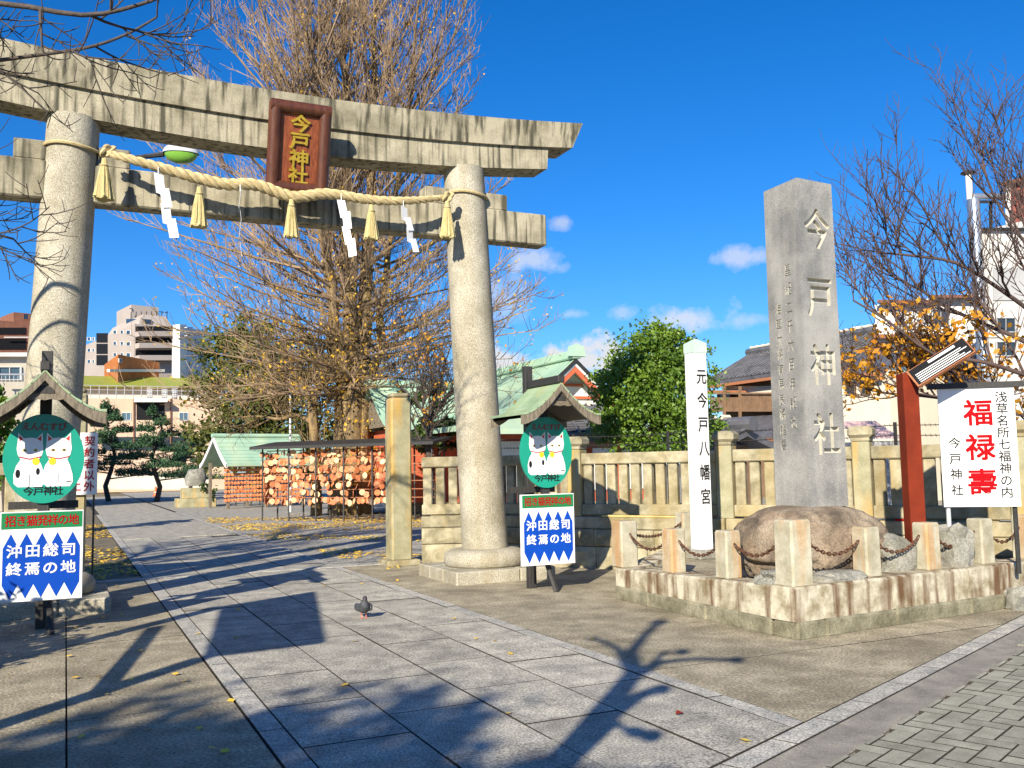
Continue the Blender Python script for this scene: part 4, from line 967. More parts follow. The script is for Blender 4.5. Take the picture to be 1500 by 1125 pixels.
def bare_tree(name, base, label, specs, seed, bark, leafmat=None, leafn=0, up=.5, leafsize=.09, twl=(.9,.5), gnarl=.16, cat='tree', cnt=(11,8,5), l0=1.9, thin=1.0):
    rn = random.Random(seed); t = thing(name, base, label, cat); q = MB(); lf = MB()
    def grow(pts, rad, lev):
        k = len(pts)-1; q.tube(pts, rad, 7 if lev == 0 else (5 if lev == 1 else 4), lev == 0)
        if lev >= 3: return
        m = cnt[lev]
        for c in range(m):
            x = (c+.6+rn.random()*.7)/m*k; x = min(x,k-.01); j = int(x)
            if lev == 0 and x < k*.25: continue
            p = pts[j].lerp(pts[j+1],x-j); tt = (pts[j+1]-pts[j]).normalized(); d = side_dir(tt,rn,.5,1.15); d = (d+ZV*up*(1 if lev < 2 else .5)).normalized()
            r = (rad[j]+(rad[j+1]-rad[j])*(x-j)); L = (l0,twl[0],twl[1])[lev]*rn.uniform(.5,1.2)
            kk = 5 if lev < 2 else 3; pp = curve_pts(p,d,L,kk,.35,gnarl,rn); r1 = min(r*.62,(.035,.016,.009)[lev]*thin); grow(pp,[r1*(1-.6*z/kk)+.002 for z in range(kk+1)],lev+1)
            if leafmat and lev >= 1 and rn.random() < leafn and (leafz is None or pp[-1].z < leafz+rn.uniform(-.5,.5)):
                for z in range(rn.randint(2,5)): leaf(lf, pp[-1]+Vector((rn.uniform(-.12,.12),rn.uniform(-.12,.12),rn.uniform(-.2,.05))), leafsize*rn.uniform(.6,1.3), rn, .75)
    for pts, rad in specs: grow(pts, rad, 0)
    q.build('branches',bark,t,smooth=True,angle=3)
    if lf.v: lf.build('leaves',leafmat,t,kind='stuff')
    return t
leafz = None
# cherry tree behind the banner sign: trunk right of the frame, long limbs reaching left
D = 13.5; leafz = 3.4
tb_ = PD(1640,760,D); tb_.z = 0
def limb(pxs, rr, n=3): 
    c = [PD(x,y,dd) for x, y, dd in pxs]; pts = spline(c, n); k = len(pts)-1; return pts, [rr*(1-.8*i/k)+.006 for i in range(k+1)]
sp = [([tb_-ZV*.1, tb_+ZV*1.0, PD(1630,620,D), PD(1600,540,D)],[.17,.15,.13,.11]),
      limb([(1600,540,D),(1540,480,D-.3),(1460,420,D-.5),(1400,385,D-.6),(1340,375,D-.6),(1290,370,D-.5)],0.0330),
      limb([(1600,560,D),(1500,500,D),(1430,470,D+.4),(1370,440,D+.5),(1330,400,D+.5),(1310,330,D+.6)],0.0330),
      limb([(1620,600,D),(1530,560,D-.8),(1440,530,D-1),(1370,520,D-1),(1300,470,D-1),(1250,440,D-.8)],0.0303),
      limb([(1620,610,D),(1510,610,D-.5),(1420,590,D-.3),(1350,580,D),(1290,575,D+.2),(1240,560,D+.5)],0.0275),
      limb([(1600,540,D),(1540,400,D+.5),(1480,330,D+.7),(1445,260,D+.8),(1440,215,D+.9)],0.0275),
      limb([(1600,540,D),(1560,440,D+.5),(1520,350,D+1),(1500,270,D+1)],0.0275),
      limb([(1620,600,D),(1550,640,D-.5),(1450,610,D-.5),(1400,560,D-.3),(1370,520,D)],0.0220)]
bare_tree('cherry_tree', tb_, 'bare cherry tree with knobbly dark twigs and some orange leaves behind the banner sign', sp, 21, 'bark_cherry', 'leaf_orange', 1.0, .6, .095, (.68,.28), cnt=(11,8,5), l0=1.5, thin=.60)
leafz = None
# foreground tree left of the frame: limbs hang into the top left corner and throw shade over the torii and path
tl = Vector((-4.6,9.5,0))
def w(px, py, dep): return PD(px,py,dep)
sp = [([tl-ZV*.1,tl+Vector((.05,0,2)),tl+Vector((.2,.1,4)),tl+Vector((.3,.15,6)),tl+Vector((.5,.1,8.2))],[.34,.30,.27,.22,.10]),
      limb([(-700,130,7.4),(-330,60,8.3),(-150,10,8.0),(0,5,7.8),(120,22,7.7),(200,8,7.7),(260,-15,7.7)],.030),
      limb([(-700,180,7.4),(-330,120,8.2),(-100,100,8.4),(60,80,8.4),(135,68,8.4),(190,48,8.4),(230,25,8.4)],.018),
      limb([(-700,380,7.4),(-340,300,8.3),(-160,320,8.6),(-60,330,8.8),(20,350,9.0)],.022)]
bare_tree('roadside_tree', tl, 'bare dark branches of a tree reaching in at the top left corner', sp, 5, 'bark_dark', None, 0, -.05, .05, (.50,.24), .10, cnt=(9,5,3), l0=.70, thin=.40)
# second tree farther back on the left, its trunk shade crosses the path
tl2 = Vector((-4.4,12.6,0)); rn = random.Random(3)
sp = [([tl2-ZV*.1,tl2+Vector((.1,0,2.5)),tl2+Vector((0,.2,5)),tl2+Vector((.2,.2,8))],[.30,.25,.2,.08])]+[(curve_pts(tl2+ZV*(3+i*.8),Vector((math.cos(i*2.1),math.sin(i*2.1),.6)),2.4,5,.3,.1,rn),[.09,.075,.06,.045,.03,.015]) for i in range(6)]
bare_tree('roadside_tree', tl2, 'bare tree with a grey trunk standing left of the torii, outside the picture', sp, 6, 'bark_dark', None, 0, .3, .05, (.8,.4), .13)
# pollarded street tree behind the viewer: only its knobby shadow falls into the picture
hb = 2.0503
def shp(px, py, z): g = G(px,py); return Vector((g.x-math.sin(AZ)*z/math.tan(ELEV), g.y-math.cos(AZ)*z/math.tan(ELEV), z))
st = thing('pollarded_tree', (shp(930,985,4.2).x,shp(930,985,4.2).y,0), 'pollarded street tree with knobby limbs behind the viewer', 'tree'); q = MB()
b0 = Vector((shp(930,985,4.2).x,shp(930,985,4.2).y,0)); q.tube([b0-ZV*.1,b0+ZV*2,b0+ZV*3.4,shp(930,985,4.2)],[.16,.12,.10,.085],10)
top = shp(930,985,4.2)
def knob(pts, rr): rr = [r*.62 for r in rr]; q.tube(pts, rr, 8); q.rock(pts[-1],(rr[-1]*3.4,)*3,4,.35,2,False)
knob([top,shp(925,955,4.6),shp(945,930,5.0),shp(965,912,5.25)],[.13,.10,.08,.075])
knob([top-ZV*.05,shp(905,950,4.45),shp(880,938,4.6),shp(868,936,4.7)],[.09,.06,.05,.04])
knob([top-ZV*.2,shp(970,970,4.1),shp(1020,965,4.15),shp(1080,967,4.2)],[.08,.06,.05,.05])
knob([top-ZV*.3,shp(975,955,4.2),shp(1000,955,4.3)],[.06,.05,.05])
knob([b0+ZV*3.3,shp(935,1020,3.6),shp(955,1012,3.8),shp(968,1010,3.9)],[.10,.10,.09,.06])
knob([b0+ZV*2.9,shp(895,1058,2.9),shp(930,1072,3.0),shp(955,1078,3.0)],[.08,.10,.09,.05])
q.build('trunk','bark_dark',st,smooth=True,angle=3)
# evergreen across the street that shades the near end of the path
crown_tree('street_evergreen', (-8.6,-6.0,0), [((-9.2,-5.9,6.0),(2.0,2.0,1.8)),((-8.2,-6.6,5.3),(1.5,1.5,1.3)),((-10.4,-5.2,5.6),(1.8,1.8,1.6)),((-8.9,-5.6,4.2),(1.7,1.7,1.4)),((-11.6,-4.4,4.9),(1.9,1.9,1.6)),((-7.6,-7.5,4.6),(1.3,1.3,1.1)),((-9.6,-5.0,2.6),(1.6,1.6,1.2))], 28000, .30, 'leaf_dark','dense evergreen street tree behind the viewer',.2,14)
crown_tree('shade_hedge', (-2.0,9.2,0), [((-2.15,8.2,.75),(.6,.6,.7)),((-2.0,9.2,.8),(.6,.7,.75)),((-1.95,10.2,.8),(.55,.7,.75))], 7000, .10, 'leaf_dark','unseen dark hedge added left of the viewer to shade the left sign foot',.08,15,cat='hedge')  # unseen hedge, added to cast shade around the left sign foot
# roofed notice board left of the frame, its posts and roof throw the straight shadows on the path
zb_ = 3.0; cs_ = [shp(297,965,zb_),shp(470,943,zb_),shp(456,868,zb_),shp(322,890,zb_)]
nb_ = thing('roofed_notice_board', ((cs_[0].x+cs_[2].x)/2,(cs_[0].y+cs_[2].y)/2,0), 'wooden notice board with a flat roof left of the viewer', 'notice board')
MB().extrude(cs_,(0,0,.06)).build('roof','old_wood',nb_)
pa = shp(297,964,zb_); pbx = shp(320,890,zb_)
MB().bb((pa.x-.07,pa.y-.07,-.05),(pa.x+.07,pa.y+.07,zb_)).build('post','old_wood',nb_); MB().bb((pbx.x-.07,pbx.y-.07,-.05),(pbx.x+.07,pbx.y+.07,zb_)).build('post','old_wood',nb_)
MB().tube([shp(140,1022,1.2),shp(228,918,2.4)],.06,6).build('brace','old_wood',nb_)

# pines in front of the pink building
def pine(px, py, topy, dep, label, seed):
    rn = random.Random(seed); b = PD(px,py,dep); b.z = 0; h = PD(px,topy,dep).z; t = thing('pine_tree', b, label, 'pine tree', 'clipped pines in the yard'); q = MB(); lf = MB()
    pts = [b-ZV*.1]+[b+Vector((.25*math.sin(i*1.3+seed),.2*math.cos(i*1.7),h*i/6)) for i in range(1,7)]; q.tube(pts,[.16,.14,.12,.10,.08,.06,.03],7)
    for k in range(13):
        f = .28+.72*k/12; c0 = b+ZV*h*f; g = k*2.4; L = (1.0-f)*2.1+.45; c = c0+Vector((math.cos(g)*L*.75,math.sin(g)*L*.75,-.05)); q.tube([c0-ZV*.2,c],[.05,.02],5)
        for j in range(620):
            a = rn.uniform(0,6.3); r = L*.62*math.sqrt(rn.random()); p = c+Vector((math.cos(a)*r,math.sin(a)*r,abs(rn.gauss(0,.24))*(1.2-r/L))); leaf(lf,p,rn.uniform(.14,.26),rn,.35)
    q.build('trunk','bark_dark',t,smooth=True); lf.build('needles','leaf_pine',t,kind='stuff')
pine(229,716,606,52,'clipped pine tree in the yard left of the stone lantern base, right of its twin',1)
pine(160,716,598,54,'clipped pine tree just right of the left torii pillar',4)
pine(275,700,640,66,'small pine in front of the pink wall, half hidden by the evergreen',7)
# small pollarded tree left of the ginkgo trunk
b = PD(463,735,33); b.z = 0; rn = random.Random(9)
sp = [([b-ZV*.1,b+ZV*1.3,PD(458,600,33),PD(455,585,33)],[.22,.19,.17,.12]), limb([(458,620,33),(435,608,33),(410,614,33),(380,610,33),(340,612,33)],.09), limb([(456,590,33),(475,560,33),(485,520,33)],.06), limb([(456,590,33),(445,565,33),(430,540,33)],.06)]
bare_tree('garden_tree', b, 'small bare tree with one long level limb left of the ginkgo trunk', sp, 31, 'bark_ginkgo', None, 0, .1, .1, (.9,.5), .12)
b = PD(632,735,28); b.z = 0
sp = [([b-ZV*.1,PD(628,650,28),PD(632,600,28),PD(640,570,28)],[.12,.10,.08,.05]), limb([(632,610,28),(650,590,28),(665,570,28),(690,560,28)],.05), limb([(630,620,28),(612,590,28),(600,560,28)],.05)]
bare_tree('garden_tree', b, 'small bare dark tree between the gate post and the right torii pillar', sp, 33, 'bark_dark', 'leaf_orange', .15, .3, .1, (.8,.4), .14)

# ================================================================== BUILDINGS BEHIND
def plane_pts(A, B, x0, y0, x1, y1): return [PL(x0,y1,A,B),PL(x1,y1,A,B),PL(x1,y0,A,B),PL(x0,y0,A,B)]
def facing(A, B):
    n = Vector((-(B-A).y,(B-A).x,0)).normalized(); return n if n.dot(A-E0) < 0 else -n
def window(par, A, B, x0, y0, x1, y1, mat='window_glass', frame='steel', out_=.06, nm='window', split=0):
    n = facing(A,B); P = plane_pts(A,B,x0,y0,x1,y1); q = MB(); c = sum(P,Vector())/4
    inn = [p+(c-p)*.12 for p in P]
    q.add([p+n*out_ for p in P]+[p+n*out_ for p in inn]+[p-n*.05 for p in P]+[p+n*.01 for p in inn],[(0,1,5,4),(1,2,6,5),(2,3,7,6),(3,0,4,7),(0,8,9,1),(1,9,10,2),(2,10,11,3),(3,11,8,0),(4,5,13,12),(5,6,14,13),(6,7,15,14),(7,4,12,15)])
    if split:
        m0 = inn[0].lerp(inn[1],.48); m1 = inn[0].lerp(inn[1],.52); m2 = inn[3].lerp(inn[2],.52); m3 = inn[3].lerp(inn[2],.48); q.add([p+n*(out_*.8) for p in (m0,m1,m2,m3)],[(0,1,2,3)])
    w_ = q.build(nm,frame,par); MB().extrude([p+n*.015 for p in inn],-n*.03).build('pane',mat,w_); return w_
def slab_on(par, nm, mat, A, B, x0, y0, x1, y1, o0, o1):
    n = facing(A,B); P = plane_pts(A,B,x0,y0,x1,y1); q = MB(); q.add([p+n*o0 for p in P]+[p+n*o1 for p in P],[(3,2,1,0),(4,5,6,7),(0,1,5,4),(1,2,6,5),(2,3,7,6),(3,0,4,7)]); return q.build(nm,mat,par)
def block(par, nm, mat, c, l, r, ztop, zbot=0.0):           # corner, far-left and far-right ground points of a box seen on its corner
    c, l, r = Vector(c), Vector(l), Vector(r); b = l+(r-c); q = MB()
    q.prism([(p.x,p.y) for p in (c,r,b,l)], zbot, ztop); return q.build(nm,mat,par)

# taupe apartment block
ac = PD(197,500,110); al = PD(112,500,132); ar = PD(262,500,114)
for p in (ac,al,ar): p.z = 0
zt = PL(197,474,ac,ar).z
apt = thing('apartment_building', ac, 'taupe apartment block with balconies and a stair tower far behind the left pillar', 'building')
block(apt,'wall','wall_taupe',ac,al,ar,zt)
z2 = PL(197,456,ac,ar).z
n1 = (al-ac).normalized(); n2 = (ar-ac).normalized()
q = MB(); dl = (al-ac).length; dr = (ar-ac).length
p0 = ac+n2*.6+n1*.6; p1 = ac+n1*dl*.55+n2*.6; p2 = p1+n2*dr*.8; p3 = p0+n2*dr*.8
q.add([(p.x,p.y,zt-.02) for p in (p0,p3,p2,p1)]+[(p.x,p.y,z2) for p in (p0+(n1+n2)*.8,p3+(n1-n2)*.8,p2-(n1+n2)*.8,p1+(n2-n1)*.8)],[(3,2,1,0),(4,5,6,7),(0,1,5,4),(1,2,6,5),(2,3,7,6),(3,0,4,7)]).build('mansard_storey','wall_taupe',apt)
tw0 = ac+n1*dl*.30+n2*2; zt3 = PL(170,443,ac,al).z
block(apt,'stair_tower','wall_taupe',tw0,tw0+n1*6.5,tw0+n2*3.6,zt3,zt-.5)
for yy in (478,494.5,511): 
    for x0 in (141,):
        slab_on(apt,'opening_shade_slab','black_print',ac,al,x0+.5,yy+9 if yy > 480 else yy+10,x0+17,yy+24,-.02,.03)  # flat black slab on the wall, painted shade of the balcony opening
    for x0, x1, h in ((166,171,5),(176.5,181,5),(185,191.5,6)): window(apt,ac,al,x0,yy+6,x1,yy+6+h,'window_glass','wall_white',.05)
    for x0, x1 in ((128,133),(135.5,138.5)): window(apt,ac,al,x0,yy+16,x1,yy+21,'window_glass','wall_white',.05)
for y0, y1 in ((478,486),(495,503),(513,521)):
    slab_on(apt,'recess_shade_slab','black_print',ac,ar,198.5,y0,254,y1+(4 if y0 > 500 else 3),-.02,.04)  # black slab stands in for the shade inside the balconies
    slab_on(apt,'balcony_parapet','wall_taupe',ac,ar,197.2,y1+.6,254.5,y1+8,.05,1.2)
for k in range(8): 
    s = PD(192+k*7.5,458,118); MB().tube([Vector((s.x,s.y,z2-.5)),Vector((s.x,s.y,z2+1.3))],.05,4).build('roof_railing_post','dark_metal',apt)
MB().tube([PD(190,452,118),PD(246,458,126)],.05,4).build('roof_railing','dark_metal',apt)
slab_on(apt,'mansard_window','window_glass',ac,al,170,466,194,473,-2.2,-1.2)

# white slender building
wc, wl, wr = PD(256,520,92), PD(252,520,104), PD(308,520,98)
for p in (wc,wl,wr): p.z = 0
wb = thing('white_building', wc, 'white narrow building right of the taupe apartment block', 'building'); zt = PL(270,478,wc,wr).z
block(wb,'wall','wall_white',wc,wl,wr,zt)
slab_on(wb,'corner_pier','wall_white',wc,wr,253,476,263,560,.02,.8)
window(wb,wc,wr,270,504,279,514,'window_glass','steel'); window(wb,wc,wr,290,520,296,526,'window_glass','steel')
for y in (480,486,492): slab_on(wb,'antenna_bar','steel',wc,wr,257,y,266,y+1.2,1.0,1.3)
# orange brick rooftop house
oc, ol, orr = PD(173,530,86), PD(153,530,94), PD(233,530,93)
for p in (oc,ol,orr): p.z = 0
ob_ = thing('brick_building', oc, 'small orange brick building in front of the taupe apartment block', 'building'); zt = PL(173,519,oc,orr).z
block(ob_,'wall','brick_orange',oc,ol,orr,zt); window(ob_,oc,orr,173.5,525,178,531,'window_glass','wall_white')
slab_on(ob_,'parapet','wall_white',oc,orr,155,541,236,545,.1,.4)
# pink building with green roof
pa_, pb_ = PD(60,650,78), PD(330,650,84)
for p in (pa_,pb_): p.z = 0
pk = thing('pink_building', (pa_+pb_)/2, 'long pink building with a green roof behind the clipped pines', 'building'); n = facing(pa_,pb_); bk = -n*14
zt = PL(200,584,pa_,pb_).z
MB().prism([(p.x,p.y) for p in (pa_,pb_,pb_+bk,pa_+bk)],0,zt).build('wall','wall_pink',pk)
zr0, zr1 = PL(200,563,pa_,pb_).z, PL(200,546,pa_,pb_).z
q = MB(); q.add([pa_-n*3+ZV*zr0,pb_-n*3+ZV*zr0,pb_-n*9+ZV*(zr1+.5),pa_-n*9+ZV*(zr1+.5),pa_-n*9+ZV*zr0,pb_-n*9+ZV*zr0],[(0,1,2,3),(1,5,2),(0,3,4),(3,2,5,4),(0,4,5,1)]).build('roof','roof_green',pk)
MB().prism([(p.x,p.y) for p in (pa_-n*4,pb_-n*4,pb_-n*8.5,pa_-n*8.5)],zt,zr0+.1).build('upper_wall','wall_cream',pk)
for k in range(22):
    p = pa_.lerp(pb_,(k+.5)/22)-n*.3; MB().tube([p+ZV*zt,p+ZV*(zt+1.15)],.035,4).build('rail_post','wall_grey',pk)
for z in (.35,.75,1.12): MB().tube([pa_-n*.3+ZV*(zt+z),pb_-n*.3+ZV*(zt+z)],.03,4).build('rail','wall_grey',pk)
for x in (216,238,253): slab_on(pk,'rooftop_unit','wall_grey',pa_,pb_,x,567,x+8,583,-1.4,-.6)
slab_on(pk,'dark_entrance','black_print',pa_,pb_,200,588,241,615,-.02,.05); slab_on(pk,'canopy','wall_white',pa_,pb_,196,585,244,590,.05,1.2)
for x0 in (178,262): window(pk,pa_,pb_,x0,604,x0+14,616,'window_blue','wall_white',.06,split=1)
for x in (195,249): slab_on(pk,'downpipe','brick_brown',pa_,pb_,x,584,x+1.6,650,.02,.16)
slab_on(pk,'window_band','window_glass',pa_,pb_,150,640,300,660,-.02,.04); slab_on(pk,'low_wall','wall_cream',pa_,pb_,140,695,300,716,2.5,3.0)
# left edge: white house and brown block
ha, hb_ = PD(-120,560,40), PD(42,560,43)
for p in (ha,hb_): p.z = 0
wh = thing('white_house', (ha+hb_)/2, 'white house with a blue window at the left edge of the picture', 'building'); n = facing(ha,hb_); zt = PL(20,520,ha,hb_).z
MB().prism([(p.x,p.y) for p in (ha,hb_,hb_-n*8,ha-n*8)],0,zt).build('wall','wall_cream',wh); slab_on(wh,'roof_edge','wall_white',ha,hb_,-100,517,43,523,-.1,.25)
window(wh,ha,hb_,-4,537,31,557,'window_blue','wall_white',.06,split=1); slab_on(wh,'balcony_rail','steel',ha,hb_,-20,549,36,551,.6,.65)
for k in range(9): slab_on(wh,'baluster','steel',ha,hb_,-16+k*6,551,-15.4+k*6,566,.6,.63)
ba, bb_ = PD(-60,500,95), PD(48,500,100)
for p in (ba,bb_): p.z = 0
br = thing('brown_building', (ba+bb_)/2, 'dark brown brick building left of the left torii pillar', 'building'); n = facing(ba,bb_); zt = PL(30,472,ba,bb_).z; zt2 = PL(30,457,ba,bb_).z
MB().prism([(p.x,p.y) for p in (ba,bb_,bb_-n*9,ba-n*9)],0,zt).build('wall','brick_brown',br)
pp = PL(22,480,ba,bb_); pp.z = 0; MB().prism([(p.x,p.y) for p in (pp-n*.5,bb_-n*.5,bb_-n*5,pp-n*5)],zt,zt2).build('upper_storey','brick_brown',br)
for y0, y1 in ((480,490),(496,512)): slab_on(br,'recess_shade_slab','black_print',ba,bb_,-20,y0,38,y1,-.02,.05)  # balcony shade as black slabs on the wall face, no real hollow
slab_on(br,'balcony_rail','wall_white',ba,bb_,4,494,44,495.5,.4,.5); window(br,ba,bb_,34,460,42,468,'window_glass','brick_brown')

# shrine hall with green copper roof: ridge runs away from us, gable end towards us
HS = .74; sx0, sy0 = 14.5, 25.7
hall = thing('shrine_hall', (sx0,sy0,0), 'shrine hall with curved green copper roof and vermilion gable', 'shrine')
zr, ze = 6.15, 3.25
def rprof(u): return ze+(zr-ze)*(1-u)**1.7
def curved_roof(par, nm, x0, y0, y1, hw, pf, mat, sgs=(-1,1), th=.22):
    for sg in sgs:
        q = MB(); us = [i/14 for i in range(15)]; vs = []
        for u in us:
            for y in (y0,y1):
                for dz in (0,-th): vs.append((x0+sg*hw*u,y,pf(u)+dz))
        fs = []
        for i in range(14):
            a = i*4; b = a+4; fs += [(a,b,b+2,a+2),(a+1,a+3,b+3,b+1),(a,a+1,b+1,b),(a+2,b+2,b+3,a+3)]
        fs += [(56,57,59,58),(0,2,3,1)]; q.add(vs, fs).build(nm,mat,par,smooth=True,angle=.5)
        # standing seams of the copper sheets
        q = MB()
        for k in range(int((y1-y0)/.45)):
            y = y0+.2+k*.45
            for i in range(14):
                u, u2 = us[i], us[i+1]; q.add([(x0+sg*hw*u,y,pf(u)+.03),(x0+sg*hw*u,y+.05,pf(u)+.03),(x0+sg*hw*u2,y+.05,pf(u2)+.03),(x0+sg*hw*u2,y,pf(u2)+.03)],[(0,1,2,3)])
        q.build('roof_seams',mat,par,kind='stuff')
curved_roof(hall,'roof_slope',sx0,sy0,sy0+13,5.4,rprof,'copper_far')
MB().bb((sx0-.22,sy0-.15,zr-.05),(sx0+.22,sy0+13,zr+.32),.05).build('ridge','copper_far',hall)
q = MB(); q.extrude([(sx0-.42,sy0-.2,zr+.05),(sx0+.42,sy0-.2,zr+.05),(sx0+.30,sy0-.2,zr+.50),(sx0+.12,sy0-.2,zr+.52),(sx0,sy0-.2,zr+.60),(sx0-.12,sy0-.2,zr+.52),(sx0-.30,sy0-.2,zr+.50)],(0,.25,0)); q.build('ridge_end_tile','copper_far',hall)
for sg in (-1,1):
    for nm, mat, a0, a1, yo in (('barge_board','dark_metal',.02,.22,-.05),('gilt_board','white_paint',.22,.34,.02),('inner_barge','vermilion',.34,.62,.05)):
        q = MB(); vs = []
        for i in range(11):
            u = i/10*.72
            for y in (sy0+yo,sy0+yo+.12): vs += [(sx0+sg*5.4*u,y,rprof(u)-a0),(sx0+sg*5.4*u,y,rprof(u)-a1)]
        fs = []
        for i in range(10):
            a = i*4; b = a+4; fs += [(a,a+1,b+1,b),(a+2,b+2,b+3,a+3),(a,b,b+2,a+2),(a+1,a+3,b+3,b+1)]
        q.add(vs, fs).build(nm,mat,hall)
q = MB(); q.extrude([(sx0-3.2,sy0+.9,3.75),(sx0+3.2,sy0+.9,3.75),(sx0+1.5,sy0+.9,4.6),(sx0,sy0+.9,5.9),(sx0-1.5,sy0+.9,4.6)],(0,.1,0)); q.build('gable_wall','wall_white',hall)
for k in range(3): MB().bb((sx0-2.4+k*.8,sy0+.8,3.9+k*.55),(sx0+2.4-k*.8,sy0+.88,4.02+k*.55)).build('gable_beam','vermilion',hall)
q = MB(); q.add([(sx0-5.6,sy0-1.4,3.05),(sx0+5.6,sy0-1.4,3.05),(sx0+4.3,sy0+1.0,4.0),(sx0-4.3,sy0+1.0,4.0),(sx0-5.6,sy0-1.4,2.85),(sx0+5.6,sy0-1.4,2.85)],[(0,1,2,3),(0,4,5,1)]); q.build('skirt_roof','copper_far',hall)
MB().bb((sx0-3.9,sy0+.2,0),(sx0+3.9,sy0+12,3.3)).build('wall','vermilion',hall)
for k in range(6): MB().bb((sx0-3.95+k*1.5,sy0+.1,.2),(sx0-3.75+k*1.5,sy0+.2,3.2)).build('column','vermilion',hall)
for k in range(5): MB().bb((sx0-3.7+k*1.5,sy0+.13,.5),(sx0-2.6+k*1.5,sy0+.19,2.6)).build('wall_panel','wall_white',hall)
# entrance roof branching off towards the path
q = MB(); cz0 = 5.55; yc0 = sy0+8.5
for sg in (-1,1):
    vs = []
    for i in range(11):
        u = i/10; z = 3.3+(cz0-3.3)*(1-u)**1.6
        for x in (sx0-6.6, sx0-.5): vs.append((x,yc0+sg*3.2*u,z))
    q.add(vs,[(i*2,i*2+1,i*2+3,i*2+2) for i in range(10)])
q.build('entrance_roof','copper_far',hall,smooth=True,angle=.6)
MB().bb((sx0-6.8,yc0-.18,cz0-.05),(sx0-.5,yc0+.18,cz0+.28),.04).build('entrance_ridge','copper_far',hall)
q = MB(); q.extrude([(sx0-6.4,yc0-2.2,3.5),(sx0-6.4,yc0+2.2,3.5),(sx0-6.4,yc0,5.2)],(.1,0,0)); q.build('entrance_gable','old_wood',hall)
MB().bb((sx0-6.0,yc0-2.4,0),(sx0-4,yc0+2.4,3.4)).build('porch_wall','vermilion',hall)

MB().bb((sx0-4.4,sy0-.3,-.62),(sx0+4.4,sy0+12.4,.02),.05).build('podium','granite_fence',hall)
hall.location.z = .42; hall.scale = (HS,HS,HS)                  # the hall stands on a low podium

# neighbouring tile roofs between the shrine and the round tree
def tile_roof_house(name, A, B, zr_, ze_, dep, wall_h, label, wallmat='wall_cream'):
    A, B = Vector(A), Vector(B); t = thing(name, (A+B)/2, label, 'house'); d = (B-A).normalized(); n = facing(A,B); L = (B-A).length
    q = MB(); e0 = A+ZV*ze_; e1 = B+ZV*ze_; r0__ = A-n*dep+ZV*zr_; r1__ = B-n*dep+ZV*zr_; b0_ = A-n*2*dep+ZV*ze_; b1_ = B-n*2*dep+ZV*ze_
    q.add([e0,e1,r1__,r0__,b0_,b1_]+[p-ZV*.18 for p in (e0,e1,r1__,r0__,b0_,b1_)],[(0,1,2,3),(3,2,5,4),(6,9,8,7),(9,10,11,8),(0,6,7,1),(0,3,9,6),(3,4,10,9),(1,7,8,2),(2,8,11,5),(4,5,11,10)])
    q.build('roof','roof_tile',t)
    rb = MB(); m = int(L/.30)
    for k in range(m+1):
        p = A+d*(L*k/m); rb.tube([p+ZV*(ze_+.03)+n*.02,p-n*dep+ZV*(zr_+.03)],.055,5)
    for k in range(7):
        f = k/7; a = e0.lerp(r0__,f)+ZV*.02; b = e1.lerp(r1__,f)+ZV*.02; rb.tube([a,b],.03,4)
    rb.build('tile_courses','roof_tile',t,smooth=True,kind='stuff')
    MB().tube([r0__+ZV*.12-d*.2,r1__+ZV*.12+d*.2],.2,8).build('ridge','roof_tile',t,smooth=True)
    rd = MB()
    for k in range(int(L/.45)): c = A+d*(.2+k*.45)-n*dep+ZV*(zr_+.34); rd.tube([c-n*.15,c+n*.15],.07,6)
    rd.build('ridge_caps','wall_cream',t,kind='stuff')
    i0, i1 = A-n*.7+d*.5, B-n*.7-d*.5; MB().prism([(p.x,p.y) for p in (i0,i1,i1-n*(2*dep-1.4),i0-n*(2*dep-1.4))],0,ze_).build('wall',wallmat,t)
    MB().extrude([e0+ZV*-.19+n*.02,e1+ZV*-.19+n*.02,e1+ZV*-.33+n*.02,e0+ZV*-.33+n*.02],-n*.1).build('eave_board','eave_wood',t)
    return t
# brown wooden house with balcony, seen behind the white post and monument
Xh = 30.0
A = PX(1034,560,Xh); B = PX(1240,543,Xh); zE = A.z; A.z = B.z = 0; zR = PX(1100,519,Xh+3.0).z
hs_ = tile_roof_house('tiled_house',A,B,zR,zE,3.0,zE,'old wooden house with grey tile roof and balcony behind the white post','balcony_wood')
n = facing(A,B)
slab_on(hs_,'upper_wall','wall_cream',A,B,1046,565,1225,578,-.6,-.55)
for x0 in (1052,1085,1110): window(hs_,A-n*.55,B-n*.55,x0,576,x0+20,592,'window_glass','balcony_wood',.08,split=1)
slab_on(hs_,'awning','eave_wood',A,B,1040,572,1082,577,-.5,.4)
slab_on(hs_,'balcony_floor','balcony_wood',A,B,1040,598,1230,603,-.6,.7)
q = MB()
for k in range(46): 
    P = plane_pts(A+n*.68,B+n*.68,1040+k*2.2,577 if k > 18 else 582,1041.3+k*2.2,600); q.add([p for p in P]+[p-n*.03 for p in P],[(0,1,2,3),(7,6,5,4),(0,4,5,1),(1,5,6,2),(2,6,7,3),(3,7,4,0)])
q.build('balcony_slats','balcony_wood',hs_,kind='stuff')
slab_on(hs_,'balcony_handrail','balcony_wood',A+n*.7,B+n*.7,1040,575,1142,577.5,0,.08)
for x in (1061,1084): slab_on(hs_,'balcony_post','balcony_wood',A+n*.7,B+n*.7,x,566,x+2.4,615,0,.1)
q = MB(); e = [PX(1036,640,Xh-2.6),PX(1150,636,Xh-2.6),PX(1150,607,Xh-.5),PX(1036,613,Xh-.5)]; q.add(e+[p-ZV*.15 for p in e],[(0,1,2,3),(7,6,5,4),(0,4,5,1),(1,5,6,2),(2,6,7,3),(3,7,4,0)]); q.build('lower_roof','roof_tile',hs_)
